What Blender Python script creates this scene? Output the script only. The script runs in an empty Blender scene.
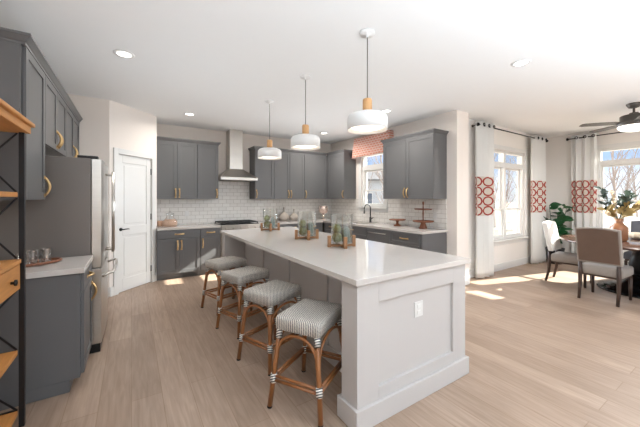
import bpy, bmesh, math, random
from mathutils import Vector, Matrix
R = math.radians
SC = bpy.context.scene
COL = SC.collection
random.seed(7)

# ------------------------------------------------------------------ camera, world, sun, exposure
CAM_H, YAW = 1.432, 32.57
cd = bpy.data.cameras.new('camera'); cam = bpy.data.objects.new('camera', cd); COL.objects.link(cam)
cd.sensor_width = 36; cd.lens = 295/640*36; cd.shift_y = -15.2/640; cd.clip_start = 0.05; cd.clip_end = 300
cam.location = (0, 0, CAM_H); cam.rotation_euler = (R(90), 0, R(-YAW))
SC.camera = cam
SC.view_settings.view_transform = 'Standard'; SC.view_settings.look = 'None'
SC.view_settings.gamma = 1; SC.view_settings.use_curve_mapping = False
SC.view_settings.exposure = 0.22

WORLD_STRENGTH = 1.6
w = bpy.data.worlds.new('winter_sky'); SC.world = w; w.use_nodes = True
wn, wl = w.node_tree.nodes, w.node_tree.links
wn.clear()
tc = wn.new('ShaderNodeTexCoord'); sp = wn.new('ShaderNodeSeparateXYZ'); rp = wn.new('ShaderNodeValToRGB')
bg = wn.new('ShaderNodeBackground'); wo = wn.new('ShaderNodeOutputWorld')
wl.new(tc.outputs['Generated'], sp.inputs[0]); wl.new(sp.outputs['Z'], rp.inputs[0])
rp.color_ramp.elements[0].position = 0.0; rp.color_ramp.elements[0].color = (0.60, 0.62, 0.66, 1)
rp.color_ramp.elements[1].position = 0.5; rp.color_ramp.elements[1].color = (0.85, 0.92, 1.0, 1)  # high sky made pale, above the window views, to add light indoors
e = rp.color_ramp.elements.new(0.10); e.color = (0.30, 0.42, 0.64, 1)
e = rp.color_ramp.elements.new(0.055); e.color = (0.60, 0.66, 0.78, 1)
wl.new(rp.outputs[0], bg.inputs[0]); bg.inputs[1].default_value = WORLD_STRENGTH
wl.new(bg.outputs[0], wo.inputs[0])

sd = bpy.data.lights.new('sun', 'SUN'); sun = bpy.data.objects.new('sun', sd); COL.objects.link(sun)
sd.energy = 24.0; sd.angle = R(0.5); sd.color = (1.0, 0.95, 0.87)
sun.rotation_euler = Vector((-1, 0.25, -0.585)).to_track_quat('-Z', 'Y').to_euler()

def area(name, loc, rot, sx, sy, power, col=(1, 1, 1), spread=180):
    l = bpy.data.lights.new(name, 'AREA'); o = bpy.data.objects.new(name, l); COL.objects.link(o)
    l.shape = 'RECTANGLE'; l.size = sx; l.size_y = sy; l.energy = power; l.color = col; l.spread = R(spread)
    o.location = loc; o.rotation_euler = rot
    return o
# added fill lamp behind the camera, standing in for unseen window daylight
area('rear_fill', (4.4, -3.8, 1.4), (R(102), 0, 0), 7.0, 2.4, 10, (0.80, 0.91, 1.0))
# added upward fills standing in for floor bounce, then lamps boosting the windows' daylight
area('kitchen_fill', (3.1, 4.3, 1.0), (R(180), 0, 0), 1.0, 2.8, 9, (0.84, 0.92, 1.0), 140)
area('kitchen_fill', (0.45, 3.3, 1.0), (R(180), 0, 0), 0.7, 2.0, 5, (0.84, 0.92, 1.0), 140)
area('sink_window_daylight', (4.39, 4.79, 1.8), (0, R(78), 0), 1.1, 0.72, 15, (0.82, 0.91, 1.0), 78)
area('dining_window_daylight', (6.4, 2.985, 1.5), (R(-84), 0, 0), 1.5, 1.6, 26, (0.86, 0.93, 1.0), 84)
# added upward fill lamp out of view, brightening the ceiling like floor bounce
area('living_area_fill', (1.9, -1.5, 0.95), (R(180), 0, 0), 5.4, 2.4, 235, (0.77, 0.90, 1.02), 150)

# ------------------------------------------------------------------ materials
def rgb(r, g, b):
    f = lambda c: (c/255/12.92) if c/255 <= 0.04045 else ((c/255+0.055)/1.055)**2.4
    return (f(r), f(g), f(b), 1)
def mat(name, col, rough=0.5, metal=0.0, bump=0.0, bscale=200, var=0.0, vscale=8, spec=0.5, sheen=0.0, stretch=None):
    m = bpy.data.materials.new(name); m.use_nodes = True
    n, l = m.node_tree.nodes, m.node_tree.links; b = n['Principled BSDF']
    b.inputs['Base Color'].default_value = col; b.inputs['Roughness'].default_value = rough
    b.inputs['Metallic'].default_value = metal; b.inputs['Specular IOR Level'].default_value = spec
    if sheen: b.inputs['Sheen Weight'].default_value = sheen
    t = n.new('ShaderNodeTexCoord'); src = t.outputs['Object']
    if stretch:
        mp = n.new('ShaderNodeMapping'); mp.inputs['Scale'].default_value = stretch
        l.new(src, mp.inputs[0]); src = mp.outputs[0]
    nz = n.new('ShaderNodeTexNoise'); nz.inputs['Scale'].default_value = vscale; nz.inputs['Detail'].default_value = 5
    l.new(src, nz.inputs['Vector'])
    mx = n.new('ShaderNodeMix'); mx.data_type = 'RGBA'
    k = 1-var
    mx.inputs['A'].default_value = (col[0]*k, col[1]*k, col[2]*k, 1)
    k = 1+var
    mx.inputs['B'].default_value = (min(1, col[0]*k), min(1, col[1]*k), min(1, col[2]*k), 1)
    l.new(nz.outputs['Fac'], mx.inputs['Factor']); l.new(mx.outputs['Result'], b.inputs['Base Color'])
    if bump:
        n2 = n.new('ShaderNodeTexNoise'); n2.inputs['Scale'].default_value = bscale
        l.new(src, n2.inputs['Vector'])
        bp = n.new('ShaderNodeBump'); bp.inputs['Strength'].default_value = bump; bp.inputs['Distance'].default_value = 0.002
        l.new(n2.outputs['Fac'], bp.inputs['Height']); l.new(bp.outputs[0], b.inputs['Normal'])
    return m
def emis(name, col, s):
    m = bpy.data.materials.new(name); m.use_nodes = True
    b = m.node_tree.nodes['Principled BSDF']; b.inputs['Base Color'].default_value = (0.9, 0.9, 0.9, 1)
    b.inputs['Emission Color'].default_value = col; b.inputs['Emission Strength'].default_value = s
    return m
def glass(name, tint=(1, 1, 1, 1), gl=0.08, rough=0.02, k=0.3):
    m = bpy.data.materials.new(name); m.use_nodes = True
    n, l = m.node_tree.nodes, m.node_tree.links; n.clear()
    o = n.new('ShaderNodeOutputMaterial'); t = n.new('ShaderNodeBsdfTransparent'); g = n.new('ShaderNodeBsdfGlossy')
    lw = n.new('ShaderNodeLayerWeight'); lw.inputs[0].default_value = 0.25
    mm = n.new('ShaderNodeMath'); mm.operation = 'MULTIPLY_ADD'; mm.inputs[1].default_value = k; mm.inputs[2].default_value = gl
    t.inputs[0].default_value = tint; g.inputs['Roughness'].default_value = rough
    x = n.new('ShaderNodeMixShader'); l.new(lw.outputs['Fresnel'], mm.inputs[0]); l.new(mm.outputs[0], x.inputs[0])
    l.new(t.outputs[0], x.inputs[1]); l.new(g.outputs[0], x.inputs[2]); l.new(x.outputs[0], o.inputs[0])
    return m

M = {}
M['wall'] = mat('wall_paint', rgb(240, 232, 225), 0.9, bump=0.03, bscale=300, var=0.01)
M['wallwhite'] = mat('white_wall_paint', rgb(238, 234, 229), 0.85, var=0.01)
M['ceiling'] = mat('ceiling_paint', rgb(247, 248, 248), 0.95, bump=0.03, bscale=200, var=0.008)
M['trim'] = mat('white_trim', rgb(226, 225, 222), 0.4, var=0.01)
M['cab'] = mat('slate_grey_paint', rgb(98, 98, 99), 0.42, var=0.03, vscale=3)
M['island'] = mat('island_white_paint', rgb(194, 189, 186), 0.45, var=0.01)
M['quartz'] = mat('white_quartz', rgb(202, 196, 191), 0.08, var=0.03, vscale=14)
M['brass'] = mat('brushed_brass', rgb(208, 176, 128), 0.34, 1.0, var=0.05)
M['steel'] = mat('stainless_steel', rgb(200, 196, 190), 0.28, 1.0, var=0.06, vscale=3, stretch=(1, 1, 30))
M['steeldark'] = mat('fridge_side_grey', rgb(120, 113, 108), 0.4, 0.25, var=0.03, vscale=3)
M['black'] = mat('black_metal', rgb(26, 26, 28), 0.42, 0.3, var=0.1)
M['blackglass'] = mat('black_glass', rgb(14, 14, 16), 0.08)
M['iron'] = mat('cast_iron', rgb(35, 35, 36), 0.6, bump=0.2)
M['plate'] = mat('white_plastic', rgb(222, 220, 217), 0.35)
M['shadewhite'] = mat('matte_white_metal', rgb(238, 238, 237), 0.55)
M['lightwood'] = mat('turned_beech', rgb(214, 165, 112), 0.5, var=0.12, vscale=6, stretch=(8, 8, 1))
M['shelfwood'] = mat('oiled_pine', rgb(196, 135, 72), 0.5, var=0.3, vscale=5, stretch=(10, 1, 10), bump=0.1, bscale=30)
M['rattan'] = mat('honey_rattan', rgb(146, 94, 54), 0.38, var=0.22, vscale=14)
M['redwood'] = mat('acacia_wood', rgb(126, 76, 50), 0.5, var=0.25, vscale=9, stretch=(1, 6, 6))
M['standwood'] = mat('mango_wood', rgb(158, 114, 78), 0.55, var=0.2, vscale=12)
M['chairwood'] = mat('espresso_wood', rgb(66, 48, 40), 0.4, var=0.2, vscale=8)
M['tablewood'] = mat('walnut_tabletop', rgb(88, 62, 50), 0.18, var=0.2, vscale=5, stretch=(1, 8, 1))
M['taupe'] = mat('taupe_back_leather', rgb(100, 80, 68), 0.5, var=0.12, vscale=10, bump=0.1)
M['linen'] = mat('greige_linen', rgb(150, 141, 133), 0.95, var=0.06, vscale=60, bump=0.3, bscale=600, sheen=0.2)
M['palelinen'] = mat('pale_linen', rgb(216, 211, 204), 0.95, var=0.04, vscale=60, bump=0.3, bscale=600, sheen=0.2)
M['greyfab'] = mat('dark_grey_fabric', rgb(86, 88, 94), 0.95, var=0.06, vscale=60, bump=0.3, bscale=600)
M['sheer'] = mat('white_voile', rgb(240, 240, 238), 0.9, var=0.01)
M['glass'] = glass('window_glass', (0.97, 0.985, 0.98, 1), 0.02)
M['clear'] = glass('clear_glass', (0.97, 0.985, 0.98, 1), 0.02, k=0.42)
M['tumbler'] = glass('tumbler_glass', (0.965, 0.975, 0.975, 1), 0.05, k=0.5)
M['amber'] = mat('amber_glazed_glass', rgb(150, 100, 68), 0.1, var=0.2, vscale=6)
M['moss'] = mat('moss', rgb(100, 112, 52), 0.95, var=0.45, vscale=60, bump=1.0, bscale=90)
M['cactus'] = mat('blue_green_cactus', rgb(72, 104, 100), 0.6, var=0.25, vscale=30)
M['darkcactus'] = mat('dark_green_cactus', rgb(52, 78, 50), 0.6, var=0.25, vscale=30)
M['leaf'] = mat('glossy_leaf', rgb(28, 78, 42), 0.35, var=0.3, vscale=9)
M['magnolia'] = mat('magnolia_leaf', rgb(40, 54, 42), 0.35, var=0.3, vscale=9)
M['tanleaf'] = mat('dried_leaf', rgb(168, 142, 88), 0.6, var=0.25, vscale=9)
M['cream'] = mat('dried_petal', rgb(220, 200, 170), 0.8, var=0.15)
M['ceramic'] = mat('speckled_stoneware', rgb(178, 168, 158), 0.5, var=0.3, vscale=70)
M['gourd'] = mat('whitewashed_gourd', rgb(222, 205, 180), 0.6, var=0.15, vscale=20)
M['mercury'] = mat('mercury_glass', rgb(225, 205, 195), 0.15, 0.85, var=0.2, vscale=30)
M['peach'] = mat('peach_canister', rgb(214, 176, 150), 0.5, var=0.1)
M['soil'] = mat('soil', rgb(60, 45, 36), 0.95, bump=0.5, bscale=80)
M['paper'] = mat('white_card', rgb(244, 244, 244), 0.6)
M['bulb'] = emis('warm_bulb', (1, 0.80, 0.60, 1), 3.0)
M['canlight'] = emis('recessed_light', (1, 0.95, 0.87, 1), 6)
M['fanlight'] = emis('fan_light', (1, 0.93, 0.84, 1), 1.6)
M['fanmetal'] = mat('weathered_pewter', rgb(92, 88, 84), 0.4, 0.6, var=0.15)
M['bark'] = mat('winter_bark', rgb(168, 156, 150), 0.9, var=0.25, vscale=6, bump=0.4, bscale=20)
M['snow'] = mat('pale_winter_lawn', rgb(150, 142, 132), 0.95, var=0.12, vscale=1.2)
M['siding'] = mat('pale_siding', rgb(200, 202, 206), 0.8, var=0.03)
M['roof'] = mat('grey_shingle', rgb(120, 118, 120), 0.9, var=0.2, vscale=20)
M['darkpane'] = mat('dim_window', rgb(90, 105, 125), 0.15)

def planks():
    m = bpy.data.materials.new('oak_planks'); m.use_nodes = True
    n, l = m.node_tree.nodes, m.node_tree.links; b = n['Principled BSDF']
    t = n.new('ShaderNodeTexCoord'); mp = n.new('ShaderNodeMapping'); mp.inputs['Rotation'].default_value = (0, 0, R(90))
    br = n.new('ShaderNodeTexBrick'); br.offset = 0.37; br.inputs['Scale'].default_value = 1
    br.inputs['Brick Width'].default_value = 1.8; br.inputs['Row Height'].default_value = 0.19
    br.inputs['Mortar Size'].default_value = 0.0025; br.inputs['Mortar Smooth'].default_value = 0.2
    br.inputs['Bias'].default_value = 0.0
    br.inputs['Color1'].default_value = rgb(163, 141, 124); br.inputs['Color2'].default_value = rgb(177, 155, 138)
    br.inputs['Mortar'].default_value = rgb(150, 126, 107)
    l.new(t.outputs['Object'], mp.inputs[0]); l.new(mp.outputs[0], br.inputs['Vector'])
    g = n.new('ShaderNodeMapping'); g.inputs['Scale'].default_value = (14, 1.1, 1)
    nz = n.new('ShaderNodeTexNoise'); nz.inputs['Scale'].default_value = 3.0; nz.inputs['Detail'].default_value = 8; nz.inputs['Distortion'].default_value = 0.6
    l.new(t.outputs['Object'], g.inputs[0]); l.new(g.outputs[0], nz.inputs['Vector'])
    cr = n.new('ShaderNodeValToRGB'); cr.color_ramp.elements[0].position = 0.3; cr.color_ramp.elements[0].color = (0.80, 0.77, 0.74, 1)
    cr.color_ramp.elements[1].position = 0.7; cr.color_ramp.elements[1].color = (1.06, 1.05, 1.04, 1)
    l.new(nz.outputs['Fac'], cr.inputs[0])
    n3 = n.new('ShaderNodeTexNoise'); n3.inputs['Scale'].default_value = 1.3; l.new(t.outputs['Object'], n3.inputs['Vector'])
    c3 = n.new('ShaderNodeValToRGB'); c3.color_ramp.elements[0].position = 0.35; c3.color_ramp.elements[0].color = (0.93, 0.92, 0.91, 1)
    c3.color_ramp.elements[1].position = 0.65; l.new(n3.outputs['Fac'], c3.inputs[0])
    mx = n.new('ShaderNodeMix'); mx.data_type = 'RGBA'; mx.blend_type = 'MULTIPLY'; mx.inputs['Factor'].default_value = 1
    l.new(br.outputs['Color'], mx.inputs['A']); l.new(cr.outputs[0], mx.inputs['B'])
    m2 = n.new('ShaderNodeMix'); m2.data_type = 'RGBA'; m2.blend_type = 'MULTIPLY'; m2.inputs['Factor'].default_value = 1
    l.new(mx.outputs['Result'], m2.inputs['A']); l.new(c3.outputs[0], m2.inputs['B'])
    l.new(m2.outputs['Result'], b.inputs['Base Color']); b.inputs['Roughness'].default_value = 0.42
    bp = n.new('ShaderNodeBump'); bp.inputs['Strength'].default_value = 0.15; bp.inputs['Distance'].default_value = 0.002
    l.new(nz.outputs['Fac'], bp.inputs['Height']); l.new(bp.outputs[0], b.inputs['Normal'])
    return m
M['floor'] = planks()

def tiles(rot):
    m = bpy.data.materials.new('white_subway_tile'); m.use_nodes = True
    n, l = m.node_tree.nodes, m.node_tree.links; b = n['Principled BSDF']
    t = n.new('ShaderNodeTexCoord'); mp = n.new('ShaderNodeMapping'); mp.inputs['Rotation'].default_value = rot
    br = n.new('ShaderNodeTexBrick'); br.offset = 0.5; br.inputs['Scale'].default_value = 1
    br.inputs['Brick Width'].default_value = 0.155; br.inputs['Row Height'].default_value = 0.078
    br.inputs['Mortar Size'].default_value = 0.0035; br.inputs['Mortar Smooth'].default_value = 0.3
    br.inputs['Color1'].default_value = rgb(236, 233, 228); br.inputs['Color2'].default_value = rgb(228, 224, 219)
    br.inputs['Mortar'].default_value = rgb(190, 183, 175)
    l.new(t.outputs['Object'], mp.inputs[0]); l.new(mp.outputs[0], br.inputs['Vector'])
    l.new(br.outputs['Color'], b.inputs['Base Color']); b.inputs['Roughness'].default_value = 0.15
    bp = n.new('ShaderNodeBump'); bp.invert = True; bp.inputs['Strength'].default_value = 0.5; bp.inputs['Distance'].default_value = 0.003
    l.new(br.outputs['Fac'], bp.inputs['Height']); l.new(bp.outputs[0], b.inputs['Normal'])
    return m
M['tile_back'] = tiles((R(-90), 0, 0))
def tiles_side():
    m = tiles((0, 0, 0)); n, l = m.node_tree.nodes, m.node_tree.links
    mp = [x for x in n if x.type == 'MAPPING'][0]; t = [x for x in n if x.type == 'TEX_COORD'][0]
    s = n.new('ShaderNodeSeparateXYZ'); c = n.new('ShaderNodeCombineXYZ')
    l.new(t.outputs['Object'], s.inputs[0]); l.new(s.outputs['Y'], c.inputs['X']); l.new(s.outputs['Z'], c.inputs['Y'])
    l.new(c.outputs[0], mp.inputs[0]); return m
M['tile_side'] = tiles_side()

def weave():
    m = bpy.data.materials.new('black_cream_weave'); m.use_nodes = True
    n, l = m.node_tree.nodes, m.node_tree.links; b = n['Principled BSDF']
    t = n.new('ShaderNodeTexCoord'); s = n.new('ShaderNodeSeparateXYZ'); l.new(t.outputs['Object'], s.inputs[0])
    def mth(op, a, bb):
        x = n.new('ShaderNodeMath'); x.operation = op
        for i, v in enumerate((a, bb)):
            if v is None: continue
            if isinstance(v, (int, float)): x.inputs[i].default_value = v
            else: l.new(v, x.inputs[i])
        return x.outputs[0]
    k = 2*math.pi/0.017
    yz = mth('ADD', s.outputs['Y'], s.outputs['Z'])
    xz = mth('ADD', s.outputs['X'], s.outputs['Z'])
    a = mth('SINE', mth('MULTIPLY', xz, k), None); c = mth('SINE', mth('MULTIPLY', yz, k), None)
    p = mth('MULTIPLY', a, c)
    g = mth('GREATER_THAN', p, 0.12)
    mx = n.new('ShaderNodeMix'); mx.data_type = 'RGBA'; l.new(g, mx.inputs['Factor'])
    mx.inputs['A'].default_value = rgb(226, 219, 208); mx.inputs['B'].default_value = rgb(52, 56, 70)
    l.new(mx.outputs['Result'], b.inputs['Base Color']); b.inputs['Roughness'].default_value = 0.55
    bp = n.new('ShaderNodeBump'); bp.inputs['Strength'].default_value = 0.5; bp.inputs['Distance'].default_value = 0.002
    l.new(p, bp.inputs['Height']); l.new(bp.outputs[0], b.inputs['Normal'])
    return m
M['weave'] = weave()
def wrapmat():
    m = bpy.data.materials.new('striped_binding'); m.use_nodes = True
    n, l = m.node_tree.nodes, m.node_tree.links; b = n['Principled BSDF']
    t = n.new('ShaderNodeTexCoord'); s = n.new('ShaderNodeSeparateXYZ'); l.new(t.outputs['Object'], s.inputs[0])
    q = n.new('ShaderNodeVectorMath'); q.operation = 'DOT_PRODUCT'; q.inputs[1].default_value = (0.5, 0.5, 1)
    l.new(t.outputs['Object'], q.inputs[0])
    x = n.new('ShaderNodeMath'); x.operation = 'MULTIPLY'; x.inputs[1].default_value = 2*math.pi/0.018; l.new(q.outputs['Value'], x.inputs[0])
    y = n.new('ShaderNodeMath'); y.operation = 'SINE'; l.new(x.outputs[0], y.inputs[0])
    z = n.new('ShaderNodeMath'); z.operation = 'GREATER_THAN'; z.inputs[1].default_value = 0.2; l.new(y.outputs[0], z.inputs[0])
    mx = n.new('ShaderNodeMix'); mx.data_type = 'RGBA'; l.new(z.outputs[0], mx.inputs['Factor'])
    mx.inputs['A'].default_value = rgb(232, 228, 220); mx.inputs['B'].default_value = rgb(50, 54, 66)
    l.new(mx.outputs['Result'], b.inputs['Base Color']); return m
M['wrap'] = wrapmat()

def curtain_mat():
    # white cloth with a band of coral rings; UV is metres along the cloth and metres above the floor
    m = bpy.data.materials.new('white_curtain_with_coral_rings'); m.use_nodes = True
    n, l = m.node_tree.nodes, m.node_tree.links; b = n['Principled BSDF']; b.inputs['Roughness'].default_value = 0.9
    t = n.new('ShaderNodeTexCoord'); s = n.new('ShaderNodeSeparateXYZ'); l.new(t.outputs['UV'], s.inputs[0])
    def mth(op, a, bb=None, c=None):
        x = n.new('ShaderNodeMath'); x.operation = op
        for i, v in enumerate((a, bb, c)):
            if v is None: continue
            if isinstance(v, (int, float)): x.inputs[i].default_value = v
            else: l.new(v, x.inputs[i])
        return x.outputs[0]
    P = 0.19
    U = mth('FRACT', mth('DIVIDE', s.outputs['X'], P)); V = mth('FRACT', mth('DIVIDE', mth('SUBTRACT', s.outputs['Y'], 1.12), P*0.92))
    du = mth('SUBTRACT', U, 0.5); dv = mth('SUBTRACT', V, 0.5)
    d = mth('SQRT', mth('ADD', mth('MULTIPLY', du, du), mth('MULTIPLY', dv, dv)))
    ring = mth('LESS_THAN', mth('ABSOLUTE', mth('SUBTRACT', d, 0.42)), 0.07)
    bar = mth('MULTIPLY', mth('LESS_THAN', mth('ABSOLUTE', dv), 0.05), mth('GREATER_THAN', d, 0.40))
    pat = mth('MAXIMUM', ring, bar)
    band = mth('MULTIPLY', mth('GREATER_THAN', s.outputs['Y'], 1.12), mth('LESS_THAN', s.outputs['Y'], 1.12+P*0.92*4))
    f = mth('MULTIPLY', pat, band)
    edge = mth('MULTIPLY', band, 1.0)
    mb = n.new('ShaderNodeMix'); mb.data_type = 'RGBA'; l.new(edge, mb.inputs['Factor'])
    mb.inputs['A'].default_value = rgb(248, 248, 246); mb.inputs['B'].default_value = rgb(232, 224, 214)
    mx = n.new('ShaderNodeMix'); mx.data_type = 'RGBA'; l.new(f, mx.inputs['Factor'])
    l.new(mb.outputs['Result'], mx.inputs['A']); mx.inputs['B'].default_value = rgb(178, 66, 54)
    l.new(mx.outputs['Result'], b.inputs['Base Color'])
    b.inputs['Subsurface Weight'].default_value = 0.0
    tr = n.new('ShaderNodeBsdfTranslucent'); l.new(mx.outputs['Result'], tr.inputs[0])
    ms = n.new('ShaderNodeMixShader'); ms.inputs[0].default_value = 0.3
    o = [x for x in n if x.type == 'OUTPUT_MATERIAL'][0]
    l.new(b.outputs[0], ms.inputs[1]); l.new(tr.outputs[0], ms.inputs[2]); l.new(ms.outputs[0], o.inputs[0])
    return m
M['curtain'] = curtain_mat()
def valance_mat():
    m = bpy.data.materials.new('coral_print_fabric'); m.use_nodes = True
    n, l = m.node_tree.nodes, m.node_tree.links; b = n['Principled BSDF']; b.inputs['Roughness'].default_value = 0.9
    t = n.new('ShaderNodeTexCoord'); s = n.new('ShaderNodeSeparateXYZ'); l.new(t.outputs['Object'], s.inputs[0])
    c = n.new('ShaderNodeCombineXYZ'); l.new(s.outputs['X'], c.inputs['X']); l.new(s.outputs['Z'], c.inputs['Y'])
    br = n.new('ShaderNodeTexBrick'); br.offset = 0.5; br.inputs['Scale'].default_value = 1
    br.inputs['Brick Width'].default_value = 0.09; br.inputs['Row Height'].default_value = 0.05; br.inputs['Mortar Size'].default_value = 0.009
    br.inputs['Color1'].default_value = rgb(226, 152, 126); br.inputs['Color2'].default_value = rgb(232, 168, 146); br.inputs['Mortar'].default_value = rgb(246, 222, 212)
    l.new(c.outputs[0], br.inputs['Vector']); l.new(br.outputs['Color'], b.inputs['Base Color'])
    tr = n.new('ShaderNodeBsdfTranslucent'); l.new(br.outputs['Color'], tr.inputs[0])
    ms = n.new('ShaderNodeMixShader'); ms.inputs[0].default_value = 0.3
    o = [x for x in n if x.type == 'OUTPUT_MATERIAL'][0]
    l.new(b.outputs[0], ms.inputs[1]); l.new(tr.outputs[0], ms.inputs[2]); l.new(ms.outputs[0], o.inputs[0])
    return m
M['valance'] = valance_mat()

# ------------------------------------------------------------------ mesh helpers
class MB:
    def __init__(s): s.bm = bmesh.new(); s.uv = None
    def box(s, x0, y0, z0, x1, y1, z1):
        v = [s.bm.verts.new(p) for p in ((x0,y0,z0),(x1,y0,z0),(x1,y1,z0),(x0,y1,z0),(x0,y0,z1),(x1,y0,z1),(x1,y1,z1),(x0,y1,z1))]
        for f in ((3,2,1,0),(4,5,6,7),(0,1,5,4),(1,2,6,5),(2,3,7,6),(3,0,4,7)): s.bm.faces.new([v[i] for i in f])
        return s
    def tube(s, pts, r, n=10, closed=False, cap=True):
        pts = [Vector(p) for p in pts]; N = len(pts)
        rr = r if isinstance(r, (list, tuple)) else [r]*N
        rings = []; up = None
        for i, p in enumerate(pts):
            if closed: d = pts[(i+1) % N]-pts[i-1]
            else: d = pts[min(i+1, N-1)]-pts[max(i-1, 0)]
            d.normalize()
            if up is None:
                up = Vector((0, 0, 1)) if abs(d.z) < 0.9 else Vector((1, 0, 0))
            a = d.cross(up); a.normalize(); b = a.cross(d); up = b
            rings.append([s.bm.verts.new(p+(a*math.cos(2*math.pi*k/n)+b*math.sin(2*math.pi*k/n))*rr[i]) for k in range(n)])
        for i in range(N if closed else N-1):
            A, B = rings[i], rings[(i+1) % N]
            for k in range(n): s.bm.faces.new((A[k], A[(k+1) % n], B[(k+1) % n], B[k])).smooth = True
        if cap and not closed:
            s.bm.faces.new(rings[0][::-1]); s.bm.faces.new(rings[-1])
        return s
    def lathe(s, prof, c=(0, 0, 0), n=28, axis='z', cap=True, wob=None):
        rings = []
        for (r, z) in prof:
            ring = []
            for k in range(n):
                t = 2*math.pi*k/n; q = r*(wob(t) if wob else 1)
                p = Vector((q*math.cos(t), q*math.sin(t), z))
                if axis == 'x': p = Vector((p.z, p.x, p.y))
                if axis == 'y': p = Vector((p.x, -p.z, p.y)) if False else Vector((p.x, p.z, -p.y))
                ring.append(s.bm.verts.new(Vector(c)+p))
            rings.append(ring)
        for A, B in zip(rings, rings[1:]):
            for k in range(n): s.bm.faces.new((A[k], A[(k+1) % n], B[(k+1) % n], B[k])).smooth = True
        if cap:
            if prof[0][0] > 1e-5: s.bm.faces.new(rings[0][::-1])
            if prof[-1][0] > 1e-5: s.bm.faces.new(rings[-1])
        return s
    def rings(s, loops, cap=True, smooth=False):
        R_ = [[s.bm.verts.new(p) for p in L] for L in loops]; n = len(R_[0])
        for A, B in zip(R_, R_[1:]):
            for k in range(n): s.bm.faces.new((A[k], A[(k+1) % n], B[(k+1) % n], B[k])).smooth = smooth
        if cap: s.bm.faces.new(R_[0][::-1]); s.bm.faces.new(R_[-1])
        return s
    def prism(s, poly, axis, a, b):
        # poly in the two other axes
        def P(u, v, t): return {'x': (t, u, v), 'y': (u, t, v), 'z': (u, v, t)}[axis]
        return s.rings([[P(u, v, a) for u, v in poly], [P(u, v, b) for u, v in poly]])
    def sphere(s, c, r, sx=1, sy=1, sz=1, nz=10, n=14, jit=0):
        pr = []
        for i in range(nz+1):
            t = math.pi*i/nz; pr.append((max(1e-4, r*math.sin(t)), -r*math.cos(t)))
        b0 = len(s.bm.verts); s.lathe(pr, (0, 0, 0), n); s.bm.verts.ensure_lookup_table()
        for v in s.bm.verts[b0:]:
            k = 1+random.uniform(-jit, jit)
            v.co = Vector((v.co.x*sx*k+c[0], v.co.y*sy*k+c[1], v.co.z*sz*k+c[2]))
        return s
    def grid(s, fn, nu, nv, uvfn=None, smooth=True):
        V = [[s.bm.verts.new(fn(i/nu, j/nv)) for j in range(nv+1)] for i in range(nu+1)]
        if uvfn and s.uv is None: s.uv = s.bm.loops.layers.uv.new('UVMap')
        for i in range(nu):
            for j in range(nv):
                f = s.bm.faces.new((V[i][j], V[i+1][j], V[i+1][j+1], V[i][j+1])); f.smooth = smooth
                if uvfn:
                    for lp, (a, b) in zip(f.loops, ((i, j), (i+1, j), (i+1, j+1), (i, j+1))): lp[s.uv].uv = uvfn(a/nu, b/nv)
        return s
    def build(s, name, m, parent=None, bevel=0, sub=0, solid=0):
        bmesh.ops.recalc_face_normals(s.bm, faces=s.bm.faces)
        me = bpy.data.meshes.new(name); s.bm.to_mesh(me); s.bm.free(); me.materials.append(M[m] if isinstance(m, str) else m)
        o = bpy.data.objects.new(name, me); COL.objects.link(o)
        if parent is not None: o.parent = parent
        if solid: x = o.modifiers.new('solid', 'SOLIDIFY'); x.thickness = solid; x.offset = 0
        if bevel: x = o.modifiers.new('bevel', 'BEVEL'); x.width = bevel; x.segments = 2; x.limit_method = 'ANGLE'
        if sub: x = o.modifiers.new('sub', 'SUBSURF'); x.levels = sub; x.render_levels = sub
        return o
def B(*a): return MB().box(*a)
def thing(name, label, cat, loc=(0, 0, 0), rz=0, group=None):
    o = bpy.data.objects.new(name, None); COL.objects.link(o); o.empty_display_size = 0.1
    o.location = loc; o.rotation_euler = (0, 0, rz); return tag(o, label, cat, group)
def tag(o, label, cat, group=None, kind=None):
    o['label'] = label; o['category'] = cat
    if group: o['group'] = group
    if kind: o['kind'] = kind
    return o
def struct(o, label=None, cat=None):
    o['kind'] = 'structure'
    if label: o['label'] = label
    if cat: o['category'] = cat
    return o
def copy_tree(o, parent=None):
    c = o.copy(); COL.objects.link(c); c.parent = parent
    for ch in list(o.children): copy_tree(ch, c)
    return c

# ------------------------------------------------------------------ layout constants
ZC = 2.86                 # ceiling
YB = 6.40                 # range wall
XL = -0.94                # left wall
XS = 4.42                 # sink wall
YD = 3.02                 # dining window wall
XR = 8.30                 # right window wall
YR = -4.0                 # rear wall
CT = 0.915; ZB = 1.42; ZU = 2.48
IT = 0.94                 # island top height

# ------------------------------------------------------------------ the room
struct(B(XL-0.2, YR-0.2, -0.12, XR+0.2, YB+0.2, 0).build('floor', 'floor'))
struct(MB().box(XL-0.2, YR-0.2, ZC, XR+0.2, YD+0.15, ZC+0.15).box(XL-0.2, YD+0.15, ZC, XS+0.2, YB+0.2, ZC+0.15).build('ceiling', 'ceiling'))
struct(B(XL-0.12, YR-0.12, 0, XL, 5.25, ZC).build('wall_left', 'wall'))
struct(B(XL-0.12, 5.25, 0, -0.27, 5.37, ZC).build('wall_pantry_side', 'wall'))
struct(B(-0.94, YB, 0, XS+0.12, YB+0.12, ZC).build('wall_back', 'wall'))
# rear wall with tall openings (behind the camera)
w_ = MB()
w_.box(XL-0.12, YR-0.12, 2.6, XR+0.12, YR, ZC)
for a, b in ((XL-0.12, 3.4), (4.6, 6.2), (7.4, XR+0.12)): w_.box(a, YR-0.12, 0, b, YR, 2.6)
struct(w_.build('wall_rear', 'wallwhite'))

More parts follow.
